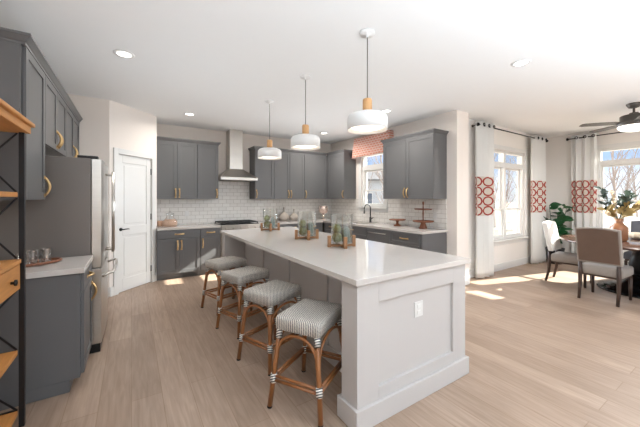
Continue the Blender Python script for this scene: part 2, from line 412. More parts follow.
def wall_hole(name, axis, pos, th, a0, a1, holes, m='wall'):
    """wall in plane axis=pos, running a0..a1, with holes (h0,h1,z0,z1)"""
    b = MB()
    def bx(p, q, z0, z1):
        if q-p < 1e-4 or z1-z0 < 1e-4: return
        if axis == 'x': b.box(pos, p, z0, pos+th, q, z1)
        else: b.box(p, pos, z0, q, pos+th, z1)
    cur = a0
    for h0, h1, z0, z1 in holes:
        bx(cur, h0, 0, ZC); bx(h0, h1, 0, z0); bx(h0, h1, z1, ZC); cur = h1
    bx(cur, a1, 0, ZC)
    return struct(b.build(name, m))
# pantry diagonal with a door opening
DA, DB = Vector((-0.27, 5.25, 0)), Vector((0.37, 5.87, 0))
DL = (DB-DA).length; DR = math.atan2(DB.y-DA.y, DB.x-DA.x)
dt0, dt1, DH = 0.135, 0.775, 2.10
def in_diag(o): o.location = DA; o.rotation_euler = (0, 0, DR); return o
b = MB(); b.box(0, 0, 0, dt0, 0.1, ZC).box(dt1, 0, 0, DL, 0.1, ZC).box(dt0, 0, DH, dt1, 0.1, ZC)
struct(in_diag(b.build('wall_pantry', 'wall')))
struct(B(0.25, 5.87, 0, 0.365, YB, ZC).build('wall_pantry_return', 'wall'))
dr = thing('door_1', 'white two-panel pantry door with black lever and hinges', 'door', DA, DR); dr['kind'] = 'structure'
b = MB(); x0, x1, z0, z1 = dt0+0.004, dt1-0.004, 0.008, DH-0.004
b.box(x0, 0.022, z0, x1, 0.05, z1)
for (p, q, r_, s_) in ((x0, x0+0.09, z0, z1), (x1-0.09, x1, z0, z1)): b.box(p, 0.012, r_, q, 0.023, s_)
for r_, s_ in ((z0, 0.20), (0.86, 1.0), (z1-0.12, z1)): b.box(x0+0.09, 0.012, r_, x1-0.09, 0.023, s_)
for r_, s_ in ((0.22, 0.84), (1.02, z1-0.14)): b.box(x0+0.12, 0.017, r_+0.02, x1-0.12, 0.023, s_-0.02)
b.build('door_panel', 'trim', dr, bevel=0.003)
MB().lathe([(0.026, 0), (0.026, -0.008), (0.01, -0.01), (0.01, -0.04)], (x0+0.055, 0.012, 0.96), axis='y', n=16).tube([(x0+0.055, -0.032, 0.96), (x0+0.15, -0.034, 0.962), (x0+0.165, -0.034, 0.958)], [0.009, 0.007, 0.006]).build('door_handle', 'black', dr)
for z in (0.24, 1.12, 1.88): MB().box(x1-0.004, 0.0, z-0.05, x1+0.012, 0.016, z+0.05).build('hinge', 'black', dr)
b = MB()
for p, q in ((dt0-0.075, dt0), (dt1, dt1+0.075)): b.box(p, -0.018, 0, q, -0.0005, DH+0.08)
b.box(dt0, -0.018, DH, dt1, -0.0005, DH+0.08)
b.box(dt0, 0, 0, dt0+0.003, 0.06, DH).box(dt1-0.003, 0, 0, dt1, 0.06, DH)
struct(in_diag(b.build('trim_1', 'trim', bevel=0.003)))

# windows: (axis, wall pos, opening a0,a1,z0,z1, transom z pair, meeting rail, mullions)
def window(name, axis, pos, a0, a1, z0, z1, tr0, tr1, meet, mull, label, inward):
    t = thing(name, label, 'window'); t['kind'] = 'structure'
    def bx(b, p, q, za, zb, d0, d1):
        u0, u1 = pos+d0, pos+d1
        if axis == 'x': b.box(min(u0, u1), p, za, max(u0, u1), q, zb)
        else: b.box(p, min(u0, u1), za, q, max(u0, u1), zb)
    f = MB(); fw = 0.045
    bx(f, a0, a0+fw, z0, z1, 0.02, 0.13); bx(f, a1-fw, a1, z0, z1, 0.02, 0.13)
    bx(f, a0+fw, a1-fw, z0, z0+fw, 0.02, 0.13); bx(f, a0+fw, a1-fw, z1-fw, z1, 0.02, 0.13)
    bx(f, a0+fw, a1-fw, tr0, tr1, 0.02, 0.13)
    for m_ in mull: bx(f, m_-0.04, m_+0.04, z0+fw, tr0, 0.02, 0.13); bx(f, m_-0.03, m_+0.03, tr1, z1-fw, 0.02, 0.13)
    f.build('window_frame', 'trim', t, bevel=0.003)
    cuts = [a0+fw]+[c for m_ in mull for c in (m_-0.04, m_+0.04)]+[a1-fw]
    for p, q in zip(cuts[::2], cuts[1::2]):
        for za, zb, d in ((z0+fw, meet, 0.05), (meet-0.03, tr0, 0.085)):
            s = MB(); w2 = 0.032
            bx(s, p, p+w2, za, zb, d, d+0.03); bx(s, q-w2, q, za, zb, d, d+0.03)
            bx(s, p+w2, q-w2, za, za+w2, d, d+0.03); bx(s, p+w2, q-w2, zb-w2, zb, d, d+0.03)
            so = s.build('sash', 'trim', t, bevel=0.002)
            g = MB(); bx(g, p+w2, q-w2, za+w2, zb-w2, d+0.012, d+0.016); g.build('pane', 'glass', so)
        g = MB(); bx(g, p, q, tr1, z1-fw, 0.07, 0.074); g.build('pane', 'glass', t)
    c = MB(); cw = 0.085
    bx(c, a0-cw, a0, z0-0.0, z1+cw, 0, inward*0.02); bx(c, a1, a1+cw, z0-0.0, z1+cw, 0, inward*0.02); bx(c, a0, a1, z1, z1+cw, 0, inward*0.02)
    bx(c, a0-cw-0.02, a1+cw+0.02, z0-0.03, z0, 0.02, inward*0.05); bx(c, a0-cw, a1+cw, z0-0.10, z0-0.03, 0, inward*0.018)
    c.build('window_casing', 'trim', t, bevel=0.003)
    return t
W1 = (4.42, 5.16, 1.24, 2.42)
wall_hole('wall_right_kitchen', 'x', XS, 0.15, 2.82, YB, [W1])
window('window_1', 'x', XS, *W1, 2.06, 2.17, 1.62, [], 'white kitchen sink window under the coral valance', -1)
struct(B(XS+0.1505, 2.82, 0, 4.75, YD+0.15, ZC).build('wall_stub', 'wall'))
W2 = (5.55, 7.22, 0.60, 2.40)
wall_hole('wall_dining', 'y', YD, 0.15, 4.75, XR, [W2], 'wallwhite')
window('window_2', 'y', YD, *W2, 2.06, 2.16, 1.22, [5.95, 6.42], 'tall white window between the two ring-band curtains in the dining area', -1)
W3 = (1.12, 2.10, 0.60, 2.46)
W4 = (-2.9, -0.9, 0.60, 2.46)
wall_hole('wall_right', 'x', XR, 0.15, YR, YD+0.15, [W4, W3], 'wallwhite')
window('window_3', 'x', XR, *W3, 2.12, 2.22, 1.40, [], 'wide white window behind the dining table and leaf arrangement', -1)
window('window_4', 'x', XR, *W4, 2.12, 2.22, 1.40, [-1.9], 'white living area window beyond the dining area', -1)
# baseboards
struct(MB().box(4.7505, YD-0.016, 0, XR-0.016, YD-0.0005, 0.14).box(4.751, 2.9, 0, 4.766, YD-0.016, 0.14).build('baseboard_dining', 'trim', bevel=0.004))
struct(B(XR-0.016, YR+0.01, 0, XR-0.0005, YD-0.001, 0.14).build('baseboard_right', 'trim', bevel=0.004))
struct(MB().box(XS-0.016, 2.804, 0, XS-0.0005, 2.98, 0.14).box(XS-0.016, 2.804, 0, 4.766, 2.8195, 0.14).build('baseboard_stub', 'trim', bevel=0.004))
b = MB().box(0, -0.015, 0, dt0-0.076, -0.0005, 0.14).box(dt1+0.076, -0.015, 0, DL-0.001, -0.0005, 0.14)
struct(in_diag(b.build('baseboard_pantry', 'trim', bevel=0.003)))
struct(B(XL+0.001, 5.234, 0, -0.275, 5.2495, 0.14).build('baseboard_left', 'trim', bevel=0.003))

# ------------------------------------------------------------------ outside
def tree(x, y, h, seed, label, lean=0.0):
    rnd = random.Random(seed); b = MB()
    def br(p, d, L, r, lev):
        n = 4; pts = [p]; rs = [r]
        for i in range(n):
            d = (d+Vector((rnd.uniform(-.12, .12), rnd.uniform(-.12, .12), rnd.uniform(-.02, .08)))).normalized()
            pts.append(pts[-1]+d*L/n); rs.append(r*(1-(i+1)/n*0.6))
        b.tube(pts, rs, n=5, cap=False)
        if lev >= 3: return
        k = {0: 16, 1: 6, 2: 3}[lev]
        for i in range(k):
            t = rnd.uniform(0.25 if lev else 0.12, 1.0)*n; j = min(int(t), n-1); q = pts[j].lerp(pts[j+1], t-j)
            a = rnd.uniform(0, 2*math.pi); s = rnd.uniform(0.5, 0.9)
            nd = (d+Vector((math.cos(a)*s, math.sin(a)*s, rnd.uniform(0.0, 0.5)))).normalized()
            br(q, nd, L*rnd.uniform(0.24, 0.40), rs[j]*0.5, lev+1)
    br(Vector((0, 0, 0)), Vector((lean, 0, 1)).normalized(), h, h*0.014, 0)
    o = b.build('bare_tree', 'bark'); o.location = (x, y, -0.4)
    return tag(o, label, 'tree', 'bare winter trees outside the windows')
struct(B(-60, -70, -0.55, 140, 120, -0.4).build('ground', 'snow'))
k = 0
rt = random.Random(5)
def row(n, a0, a1, d0, d1, ox, oy, seed, label):
    for i in range(n):
        a = R(a0+(a1-a0)*(i+0.5)/n+rt.uniform(-.6, .6)); d = d0+(d1-d0)*(i % 3)/2+rt.uniform(-0.5, 0.5)
        tree(math.sin(a)*d+ox, math.cos(a)*d+oy, rt.uniform(4.5, 7.5), seed+i, label, rt.uniform(-.05, .05))
row(10, 57, 75, 22, 40, 0, 0, 0, 'bare winter tree outside, beyond the dining window')
row(9, 76.5, 90, 24, 42, 0, 0, 100, 'bare winter tree outside, beyond the window behind the dining table')
row(2, 39, 47, 17, 17, 0, 0, 200, 'bare winter tree outside, beyond the kitchen sink window')
h = thing('neighbour_house', 'pale neighbouring house with grey roof seen through the kitchen sink window', 'house', (25, 30, -0.4), R(-42))
b = MB().box(-6, 0, 0, 6, 8, 4.2); b.prism([(0, 4.2), (8, 4.2), (4, 6.0)], 'x', -6, 6); b.build('wall', 'siding', h)
MB().prism([(-0.5, 4.1), (-0.5, 4.3), (4, 6.3), (8.5, 4.3), (8.5, 4.1), (4, 6.1)], 'x', -6.4, 6.4).build('roof', 'roof', h)
for x in (-4.2, -1.4, 1.4, 4.2):
    wf = MB().box(x-0.6, -0.06, 1.0, x+0.6, -0.001, 2.6).build('window', 'trim', h)
    B(x-0.48, -0.08, 1.12, x+0.48, -0.0605, 2.48).build('pane', 'darkpane', wf)

# ------------------------------------------------------------------ cabinets
def shaker(b, x0, x1, z0, z1, fr=0.058, y=0.0, t=0.02):
    """door slab in the plane y (front at y-t)"""
    b.box(x0, y-t+0.009, z0, x1, y, z1)
    b.box(x0, y-t, z0, x0+fr, y-t+0.0092, z1); b.box(x1-fr, y-t, z0, x1, y-t+0.0092, z1)
    b.box(x0+fr, y-t, z0, x1-fr, y-t+0.0092, z0+fr); b.box(x0+fr, y-t, z1-fr, x1-fr, y-t+0.0092, z1)
    return b
def pull(parent, x, z, vert, y=-0.02, L=0.15, m='brass', name='handle', w=0.009):
    b = MB(); pts = []; fl = []
    for i in range(9):
        t = -1+2*i/8; d = y-0.004-0.030*(1-t*t)
        pts.append((x, d, z+t*L/2) if vert else (x+t*L/2, d, z))
    rs = [w*(1.25-0.25*abs(-1+2*i/8)) for i in range(9)]
    b.tube(pts, rs, n=8)
    for s in (-1, 1):
        c = (x, y, z+s*L/2) if vert else (x+s*L/2, y, z)
        b.box(c[0]-w*1.5, c[1]-0.005, c[2]-w*1.5, c[0]+w*1.5, c[1]-0.0002, c[2]+w*1.5)
    return b.build(name, m, parent)
def upper(label, loc, rz, w, z0, z1, depth, doors, handles, cat='cabinet', group=None, hz=None):
    t = thing('wall_cabinet', label, cat, loc, rz, group)
    B(0, 0, z0, w, depth, z1).build('body', 'cab', t, bevel=0.002)
    n = len(doors)-1
    for i in range(n):
        a, c = doors[i]+0.003, doors[i+1]-0.003
        d = shaker(MB(), a, c, z0+0.003, z1-0.01, y=-0.001).build('door', 'cab', t, bevel=0.0015)
        side = handles[i]
        x = c-0.03 if side == 'r' else a+0.03
        pull(d, x, z0+0.11, True)
    return t
def crown(label, loc, rz, w, depth, z, el=True, er=True):
    prof = [(0.0, -0.008), (0.004, -0.008), (0.004, 0.008), (0.012, 0.016), (0.03, 0.042), (0.036, 0.047), (0.036, 0.062), (0.0, 0.062)]
    loops = []
    for o, dz in prof:
        l_ = -o if el else 0; r_ = w+o if er else w
        loops.append([(l_, -0.021-o, z+dz), (r_, -0.021-o, z+dz), (r_, depth, z+dz), (l_, depth, z+dz)])
    o = MB(); o.rings(loops[1:-1]); o = o.build('crown_moulding', 'cab')
    o.location = loc; o.rotation_euler = (0, 0, rz)
    return tag(o, label, 'moulding')
def base(label, loc, rz, w, cols, depth=0.60, top=0.873, toe=0.09, group=None, name='base_cabinet', sink=False):
    """cols: list of (x0,x1,kind) kind: 'dd' drawer + two doors, 'dr' drawer + door handle right, 'dl', '3' three drawers"""
    t = thing(name, label, 'cabinet', loc, rz, group)
    if sink: MB().box(0, 0, toe, w, depth, 0.69).box(0, 0.06, 0, w, depth, toe).box(0, 0, 0.69, w, 0.1, top).box(0, 0.1, 0.69, 0.55, depth, top).build('body', 'cab', t, bevel=0.0015)
    else: MB().box(0, 0, toe, w, depth, top).box(0, 0.06, 0, w, depth, toe).build('body', 'cab', t, bevel=0.0015)
    for x0, x1, k in cols:
        a, c = x0+0.003, x1-0.003
        if k[0] == '3':
            zs = [toe+0.01, 0.40, 0.68, top-0.008]
            for z0, z1 in zip(zs, zs[1:]):
                d = shaker(MB(), a, c, z0+0.002, z1-0.002, fr=0.04, y=-0.001).build('drawer', 'cab', t, bevel=0.0015)
                pull(d, (a+c)/2, (z0+z1)/2, False, L=0.16)
            continue
        zt = 0.72
        d = B(a, -0.02, zt+0.004, c, -0.001, top-0.01).build('drawer', 'cab', t, bevel=0.002)
        pull(d, (a+c)/2, (zt+top)/2, False, L=0.13)
        if k == 'dd':
            m_ = (a+c)/2
            for p, q, s in ((a, m_-0.0015, 'r'), (m_+0.0015, c, 'l')):
                d = shaker(MB(), p, q, toe+0.015, zt-0.002, y=-0.001).build('door', 'cab', t, bevel=0.0015)
                pull(d, q-0.03 if s == 'r' else p+0.03, zt-0.12, True)
        else:
            d = shaker(MB(), a, c, toe+0.015, zt-0.002, y=-0.001).build('door', 'cab', t, bevel=0.0015)
            pull(d, c-0.035 if k == 'dr' else a+0.035, zt-0.12, True)
    return t
G_U = 'grey shaker wall cabinets'; G_B = 'grey shaker base cabinets'
Q = 0.002
# back run (front faces -Y)
UD = 0.33
upper('grey wall cabinet with two doors beside the pantry door', (0.37, YB-UD-Q, 0), 0, 0.70, ZB, ZU, UD, [0, 0.35, 0.70], 'rl', group=G_U)
upper('narrow single-door grey wall cabinet just left of the range hood', (1.072, YB-UD-Q, 0), 0, 0.39, ZB, ZU, UD, [0, 0.39], 'r', group=G_U)
crown('grey crown moulding over the wall cabinets left of the range hood', (0.37, YB-UD-Q, 0), 0, 1.092, UD, ZU, False, True)
upper('single-door grey wall cabinet just right of the range hood', (2.22, YB-UD-Q, 0), 0, 0.44, ZB, ZU, UD, [0, 0.44], 'l', group=G_U)
upper('two-door grey wall cabinet behind the left two pendant lamps', (2.662, YB-UD-Q, 0), 0, 0.768, ZB, ZU, UD, [0, 0.384, 0.768], 'rl', group=G_U)
upper('grey corner wall cabinet where range wall meets sink wall', (3.432, YB-UD-Q, 0), 0, 0.985, ZB, ZU, UD, [0, 0.62], 'l', group=G_U)
crown('grey crown moulding over the cabinets right of the range hood', (2.22, YB-UD-Q, 0), 0, 1.81, UD, ZU, True, False)
# sink run (front faces -X): local x runs toward -Y
upper('single-door grey wall cabinet left of the sink window', (XS-UD-Q, YB-UD-0.025, 0), R(-90), 0.69, ZB, ZU, UD, [0.03, 0.69], 'r', group=G_U)
crown('grey crown moulding over the cabinet left of the sink window', (XS-UD-Q, YB-UD-0.03, 0), R(-90), 0.685, UD, ZU, False, True)
upper('two-door grey wall cabinet right of the sink window, above wooden stands', (XS-UD-Q, 4.12, 0), R(-90), 1.12, ZB, ZU, UD, [0, 0.56, 1.12], 'rl', group=G_U)
crown('grey crown moulding on the cabinet right of the sink window', (XS-UD-Q, 4.12, 0), R(-90), 1.12, UD, ZU, True, True)
BY = 5.785   # front plane of the back base run
base('grey base cabinet with drawer above two doors, beside the pantry door', (0.37, BY, 0), 0, 0.70, [(0, 0.70, 'dd')], YB-BY-Q, group=G_B)
base('narrow grey base cabinet with one door, left of the range', (1.072, BY, 0), 0, 0.365, [(0, 0.365, 'dl')], YB-BY-Q, group=G_B)
base('grey base cabinet right of the range behind the island', (2.215, BY, 0), 0, 1.55, [(0, 0.52, '3'), (0.52, 1.03, 'dr'), (1.03, 1.54, 'dl')], YB-BY-Q, group=G_B)
BX = 3.80
base('grey sink base cabinet under the black faucet', (BX, BY-0.022, 0), R(-90), BY-0.022-4.27, [(0.06, 0.56, 'dr'), (0.56, BY-0.022-4.27, 'dd')], XS-BX-Q, group=G_B, sink=True)
base('grey three-drawer base cabinet at the window end of the sink run', (BX, 3.66, 0), R(-90), 0.66, [(0, 0.62, '3')], XS-BX-Q, group=G_B)
dw = thing('dishwasher', 'grey panelled dishwasher with a long silver bar handle', 'dishwasher', (BX, 4.265, 0), R(-90))
B(0, 0, 0.02, 0.6, XS-BX-Q, 0.87).build('body', 'cab', dw)
B(0.004, -0.022, 0.11, 0.596, -0.001, 0.862).build('door', 'cab', dw, bevel=0.003)
MB().tube([(0.08, -0.06, 0.80), (0.52, -0.06, 0.80)], 0.009).tube([(0.1, -0.022, 0.80), (0.1, -0.06, 0.80)], 0.006).tube([(0.5, -0.022, 0.80), (0.5, -0.06, 0.80)], 0.006).build('handle', 'steel', dw)
# left run (front faces +X): local x runs toward +Y
LX = -0.325
base('grey base cabinet beside the fridge under the tray of glasses', (LX, 2.83, 0), R(90), 0.56, [(0.03, 0.555, 'dr')], LX-XL-Q, group=G_B)
UXL = -0.63
upper('tall single-door grey wall cabinet nearest the wooden shelf unit', (UXL, 2.76, 0), R(90), 0.565, ZB, ZU, UXL-XL-Q, [0.028, 0.565], 'r', group=G_U)
upper('short two-door grey wall cabinet above the fridge', (UXL, 3.327, 0), R(90), 0.95, 1.89, ZU, UXL-XL-Q, [0, 0.475, 0.95], 'rl', group=G_U)
upper('short two-door grey wall cabinet between fridge top and pantry wall', (UXL, 4.279, 0), R(90), 0.96, 1.89, ZU, UXL-XL-Q, [0, 0.48, 0.96], 'rl', group=G_U)
crown('long grey crown moulding over the cabinets along the left wall', (UXL, 2.76, 0), R(90), 2.48, UXL-XL-Q, ZU, True, False)

# ------------------------------------------------------------------ counters and splash
tag(B(0.367, BY-0.03, 0.875, 1.436, YB-Q, CT).build('countertop', 'quartz', bevel=0.003), 'white quartz countertop between the pantry door and the range', 'countertop')
b = MB().box(2.214, BY-0.03, 0.875, XS-Q, YB-Q, CT)
SX0, SX1, SY0, SY1 = 3.92, 4.28, 4.45, 5.15
b.box(BX-0.03, SY1, 0.875, XS-Q, BY-0.03, CT).box(BX-0.03, 2.98, 0.875, XS-Q, SY0, CT)
b.box(BX-0.03, SY0, 0.875, SX0, SY1, CT).box(SX1, SY0, 0.875, XS-Q, SY1, CT)
tag(b.build('countertop', 'quartz'), 'white quartz countertop running round the corner past the sink', 'countertop')
tag(B(XL+Q, 2.80, 0.875, LX+0.03, 3.392, CT).build('countertop', 'quartz', bevel=0.003), 'short white quartz countertop beside the fridge holding the tray', 'countertop')
s = MB()
s.box(SX0-0.01, SY0-0.01, 0.70, SX1+0.01, SY1+0.01, 0.708)
s.box(SX0-0.01, SY0-0.01, 0.708, SX0-0.002, SY1+0.01, 0.8745).box(SX1+0.002, SY0-0.01, 0.708, SX1+0.01, SY1+0.01, 0.8745)
s.box(SX0-0.002, SY0-0.01, 0.708, SX1+0.002, SY0-0.002, 0.8745).box(SX0-0.002, SY1+0.002, 0.708, SX1+0.002, SY1+0.01, 0.8745)
tag(s.build('sink', 'steel'), 'stainless undermount sink basin below the kitchen window', 'sink')
tag(MB().box(0.37, YB-0.012, CT+0.001, 1.44, YB-0.001, ZB-0.002).box(1.465, YB-0.012, ZB-0.002, 2.215, YB-0.001, 1.80).box(1.44, YB-0.012, CT+0.001, 2.215, YB-0.001, ZB-0.002).box(2.215, YB-0.012, CT+0.001, XS-0.013, YB-0.001, ZB-0.002)
    .build('tile_backsplash', 'tile_back'), 'white subway tile backsplash behind the range and range hood', 'backsplash')
tag(MB().box(XS-0.012, 3.0, CT+0.001, XS-0.001, W1[0]-0.09, ZB-0.002).box(XS-0.012, W1[0]-0.09, CT+0.001, XS-0.001, W1[1]+0.09, W1[2]-0.102).box(XS-0.012, W1[1]+0.09, CT+0.001, XS-0.001, YB-0.013, ZB-0.002)
    .build('tile_backsplash', 'tile_side'), 'white subway tile backsplash under the window on the sink wall', 'backsplash')
def outlet(loc, rz, label, double=False):
    t = thing('wall_outlet', label, 'outlet', loc, rz)
    ww = 0.037 if not double else 0.044
    B(-ww, -0.006, -0.055, ww, 0, 0.055).build('cover_plate', 'plate', t, bevel=0.002)
    for z in (-0.022, 0.022): B(-0.017, -0.009, z-0.014, 0.017, -0.0062, z+0.014).build('socket', 'trim', t, bevel=0.002)
    return t
outlet((0.93, YB-0.0125, 1.13), 0, 'small white outlet on the tiled wall left of the range')
outlet((XS-0.0125, 3.22, 1.14), R(-90), 'small white outlet on the tiled wall behind the tiered stand')

# ------------------------------------------------------------------ island
isl = thing('kitchen_island', 'long white kitchen island with quartz top and woven stools along it', 'kitchen island', (0, 0, 0))
IX0, IX1, IY0, IY1 = 1.135, 2.345, 1.372, 4.62
ex0, ex1, ey = 1.165, 2.31, 1.40
B(IX0, IY0, IT-0.038, IX1, IY1, IT).build('countertop', 'quartz', isl, bevel=0.003)
B(1.47, ey+0.16, 0, 2.30, 4.45, IT-0.0385).build('body', 'island', isl)
b = MB()      # near end: thick panel wall with a framed recess
zt = IT-0.0385
b.box(ex0, ey+0.022, 0, ex1, ey+0.16, zt)
px0, px1, pz0, pz1 = 1.345, 2.145, 0.215, 0.765
b.box(ex0, ey, 0, px0, ey+0.0221, zt).box(px1, ey, 0, ex1, ey+0.0221, zt).box(px0, ey, 0, px1, ey+0.0221, pz0).box(px0, ey, pz1, px1, ey+0.0221, zt)
b.build('end_panel', 'island', isl, bevel=0.0015)
B(ex0, 4.45, 0, ex1, 4.59, zt).build('end_panel', 'island', isl, bevel=0.002)
b = MB()
for y in (2.2, 2.95, 3.7): b.box(1.452, y-0.04, 0.14, 1.4699, y+0.04, zt)
b.box(1.452, ey+0.1605, 0.0, 1.4699, 4.4495, 0.14).box(1.452, ey+0.1605, zt-0.09, 1.4699, 4.4495, zt)
b.build('batten', 'island', isl, bevel=0.002)
b = MB(); o_ = 0.022; ph = 0.135
b.box(ex0-o_, ey-o_, 0, ex1+o_, ey-0.0002, ph).box(ex0-o_, ey-0.0002, 0, ex0-0.0002, ey+0.16+o_, ph).box(ex1+0.0002, ey-0.0002, 0, ex1+o_, 4.59, ph)
b.box(ex0-0.0002, ey+0.1602, 0, 1.45, ey+0.16+o_, ph)
b.build('plinth', 'island', isl, bevel=0.004)
for i, (a, c) in enumerate(((1.62, 2.35), (2.36, 3.09), (3.10, 3.83), (3.84, 4.43))):
    d = MB(); d.box(2.3003, a, 0.16, 2.312, c, zt-0.03); d.box(2.312, a, 0.16, 2.320, a+0.06, zt-0.03).box(2.312, c-0.06, 0.16, 2.320, c, zt-0.03).box(2.312, a+0.06, 0.16, 2.320, c-0.06, 0.22).box(2.312, a+0.06, zt-0.09, 2.320, c-0.06, zt-0.03)
    d.build('door', 'island', isl, bevel=0.002)
outlet((1.755, ey+0.0218, 0.63), 0, 'white double outlet on the end panel of the island', True)

# ------------------------------------------------------------------ fridge
fr = thing('refrigerator', 'stainless french-door refrigerator with grey side and long bar handles', 'refrigerator', (0, 0, 0))
FY0, FY1, FX = 3.415, 4.315, -0.315
b = B(XL+0.02, FY0, 0.05, FX, FY1, 1.80); b.build('body', 'steeldark', fr, bevel=0.006)
MB().box(FX-0.10, FY0+0.02, 1.80, FX+0.05, FY0+0.12, 1.825).build('hinge_cover', 'black', fr, bevel=0.004)
B(FX-0.10, FY1-0.12, 1.80, FX+0.05, FY1-0.02, 1.825).build('hinge_cover', 'black', fr, bevel=0.004)
MB().box(FX-0.03, FY0+0.01, 0.0, FX+0.07, FY1-0.01, 0.075).build('toe_grille', 'black', fr, bevel=0.004)
def door_slab(y0, y1, z0, z1):
    b = MB(); d = 0.085; n = 8; L = []
    prof = [(FX+0.004, y0), (FX+0.004, y1)]
    pts = [(FX+0.004, y0)]
    for i in range(n+1):
        t = i/n; pts.append((FX+0.004+d*(0.86+0.14*math.sin(math.pi*t)), y0+(y1-y0)*t))
    pts.append((FX+0.004, y1))
    b.prism(pts, 'z', z0, z1); return b
FM = (FY0+FY1)/2
for y0, y1, hy in ((FY0, FM-0.003, FM-0.06), (FM+0.003, FY1, FM+0.06)):
    d = door_slab(y0, y1, 0.79, 1.795).build('door', 'steel', fr, bevel=0.004)
    X_ = FX+0.15
    MB().tube([(FX+0.085, hy, 0.90), (X_, hy, 0.90)], 0.010).tube([(FX+0.085, hy, 1.68), (X_, hy, 1.68)], 0.010).tube([(X_, hy, 0.87), (X_, hy, 1.71)], 0.013).build('handle', 'steel', d)
for z0, z1, hz in ((0.085, 0.78, 0.69),):
    d = door_slab(FY0, FY1, z0, z1).build('freezer_drawer', 'steel', fr, bevel=0.004)
    X_ = FX+0.165
    pts = [(FX+0.08, FY0+0.06, hz), (FX+0.12, FY0+0.065, hz+0.02), (X_, FY0+0.1, hz+0.03)]+[(X_+0.01*math.sin(math.pi*t/6), FY0+0.1+(FY1-FY0-0.2)*t/6, hz+0.03) for t in range(1, 6)]+[(X_, FY1-0.1, hz+0.03), (FX+0.12, FY1-0.065, hz+0.02), (FX+0.08, FY1-0.06, hz)]
    MB().tube(pts, 0.013).build('handle', 'steel', d)

# ------------------------------------------------------------------ range and hood
rg = thing('gas_range', 'stainless gas range with black grates and a row of knobs', 'range', (1.44, BY-0.03, 0))
RW = 0.771
B(0.003, 0.02, 0.02, RW-0.003, 0.60, 0.905).build('body', 'steel', rg, bevel=0.003)
B(0.003, -0.01, 0.79, RW-0.003, 0.0195, 0.915).build('control_panel', 'steel', rg, bevel=0.006)
for i in range(5):
    x = 0.09+i*(RW-0.18)/4
    MB().lathe([(0.024, 0), (0.024, -0.006), (0.019, -0.010), (0.017, -0.034)], (x, -0.0102, 0.855), axis='y', n=16).build('knob', 'steel', rg)
B(0.02, -0.012, 0.20, RW-0.02, 0.0195, 0.775).build('oven_door', 'steel', rg, bevel=0.005)
MB().tube([(0.06, -0.055, 0.735), (RW-0.06, -0.055, 0.735)], 0.011).tube([(0.09, -0.012, 0.735), (0.09, -0.055, 0.735)], 0.008).tube([(RW-0.09, -0.012, 0.735), (RW-0.09, -0.055, 0.735)], 0.008).build('oven_handle', 'steel', rg)
B(0.02, -0.012, 0.05, RW-0.02, 0.0195, 0.185).build('warming_drawer', 'steel', rg, bevel=0.005)
B(0.003, 0.02, 0.9052, RW-0.003, 0.60, 0.925).build('cooktop', 'blackglass', rg, bevel=0.002)
for x0 in (0.02, 0.27, 0.52):
    g = MB(); x1 = x0+0.23
    for y in (0.05, 0.20, 0.42, 0.57): g.box(x0, y-0.008, 0.945, x1, y+0.008, 0.962)
    for x in (x0+0.008, (x0+x1)/2, x1-0.008): g.box(x-0.008, 0.05, 0.944, x+0.008, 0.57, 0.961)
    for x in (x0+0.008, x1-0.008):
        for y in (0.05, 0.57): g.box(x-0.008, y-0.008, 0.9255, x+0.008, y+0.008, 0.945)
    g.build('grate', 'iron', rg)
hd = thing('range_hood', 'stainless chimney range hood between the wall cabinets', 'range hood', (1.84, YB-0.014, 0))
HZ = 1.80
B(-0.375, -0.50, HZ, 0.375, 0, HZ+0.055).build('rim', 'steel', hd, bevel=0.003)
MB().rings([[(-0.375, -0.50, HZ+0.0555), (0.375, -0.50, HZ+0.0555), (0.375, 0, HZ+0.0555), (-0.375, 0, HZ+0.0555)], [(-0.14, -0.27, HZ+0.24), (0.14, -0.27, HZ+0.24), (0.14, 0, HZ+0.24), (-0.14, 0, HZ+0.24)]]).build('canopy', 'steel', hd)
MB().box(-0.135, -0.265, HZ+0.2405, 0.135, 0, ZC-0.001).build('chimney', 'steel', hd, bevel=0.002)
B(-0.30, -0.44, HZ-0.004, 0.30, -0.06, HZ-0.0005).build('filter', 'steeldark', hd)

# ------------------------------------------------------------------ valance and curtains
b = MB()
def vf(s, t):      # s 0..1 round the valance, t 0 bottom .. 1 top ; local x runs toward -Y, local -y into the room
    fl = 0.05*(1-t)
    L = 1.09
    if s < 0.12: q = s/0.12; return Vector((0.0-fl, -0.11*q, 2.335+0.445*t))
    if s > 0.88: q = (1-s)/0.12; return Vector((L+fl, -0.11*q, 2.335+0.445*t))
    q = (s-0.12)/0.76
    return Vector((-fl+(L+2*fl)*q, -0.11-0.012*math.sin(q*math.pi*6)*(1-t)-0.03*(1-t), 2.335+0.445*t+0.015*math.sin(q*math.pi*2)**2*(1-t)))
b.grid(vf, 50, 8)
va = thing('window_valance', 'coral patterned valance above the kitchen sink window', 'valance', (XS-0.024, 5.262, 0), R(-90))
b.build('fabric', 'valance', va, solid=0.006)
B(0.0, -0.10, 2.775, 1.09, 0.0, 2.79).build('board', 'trim', va)

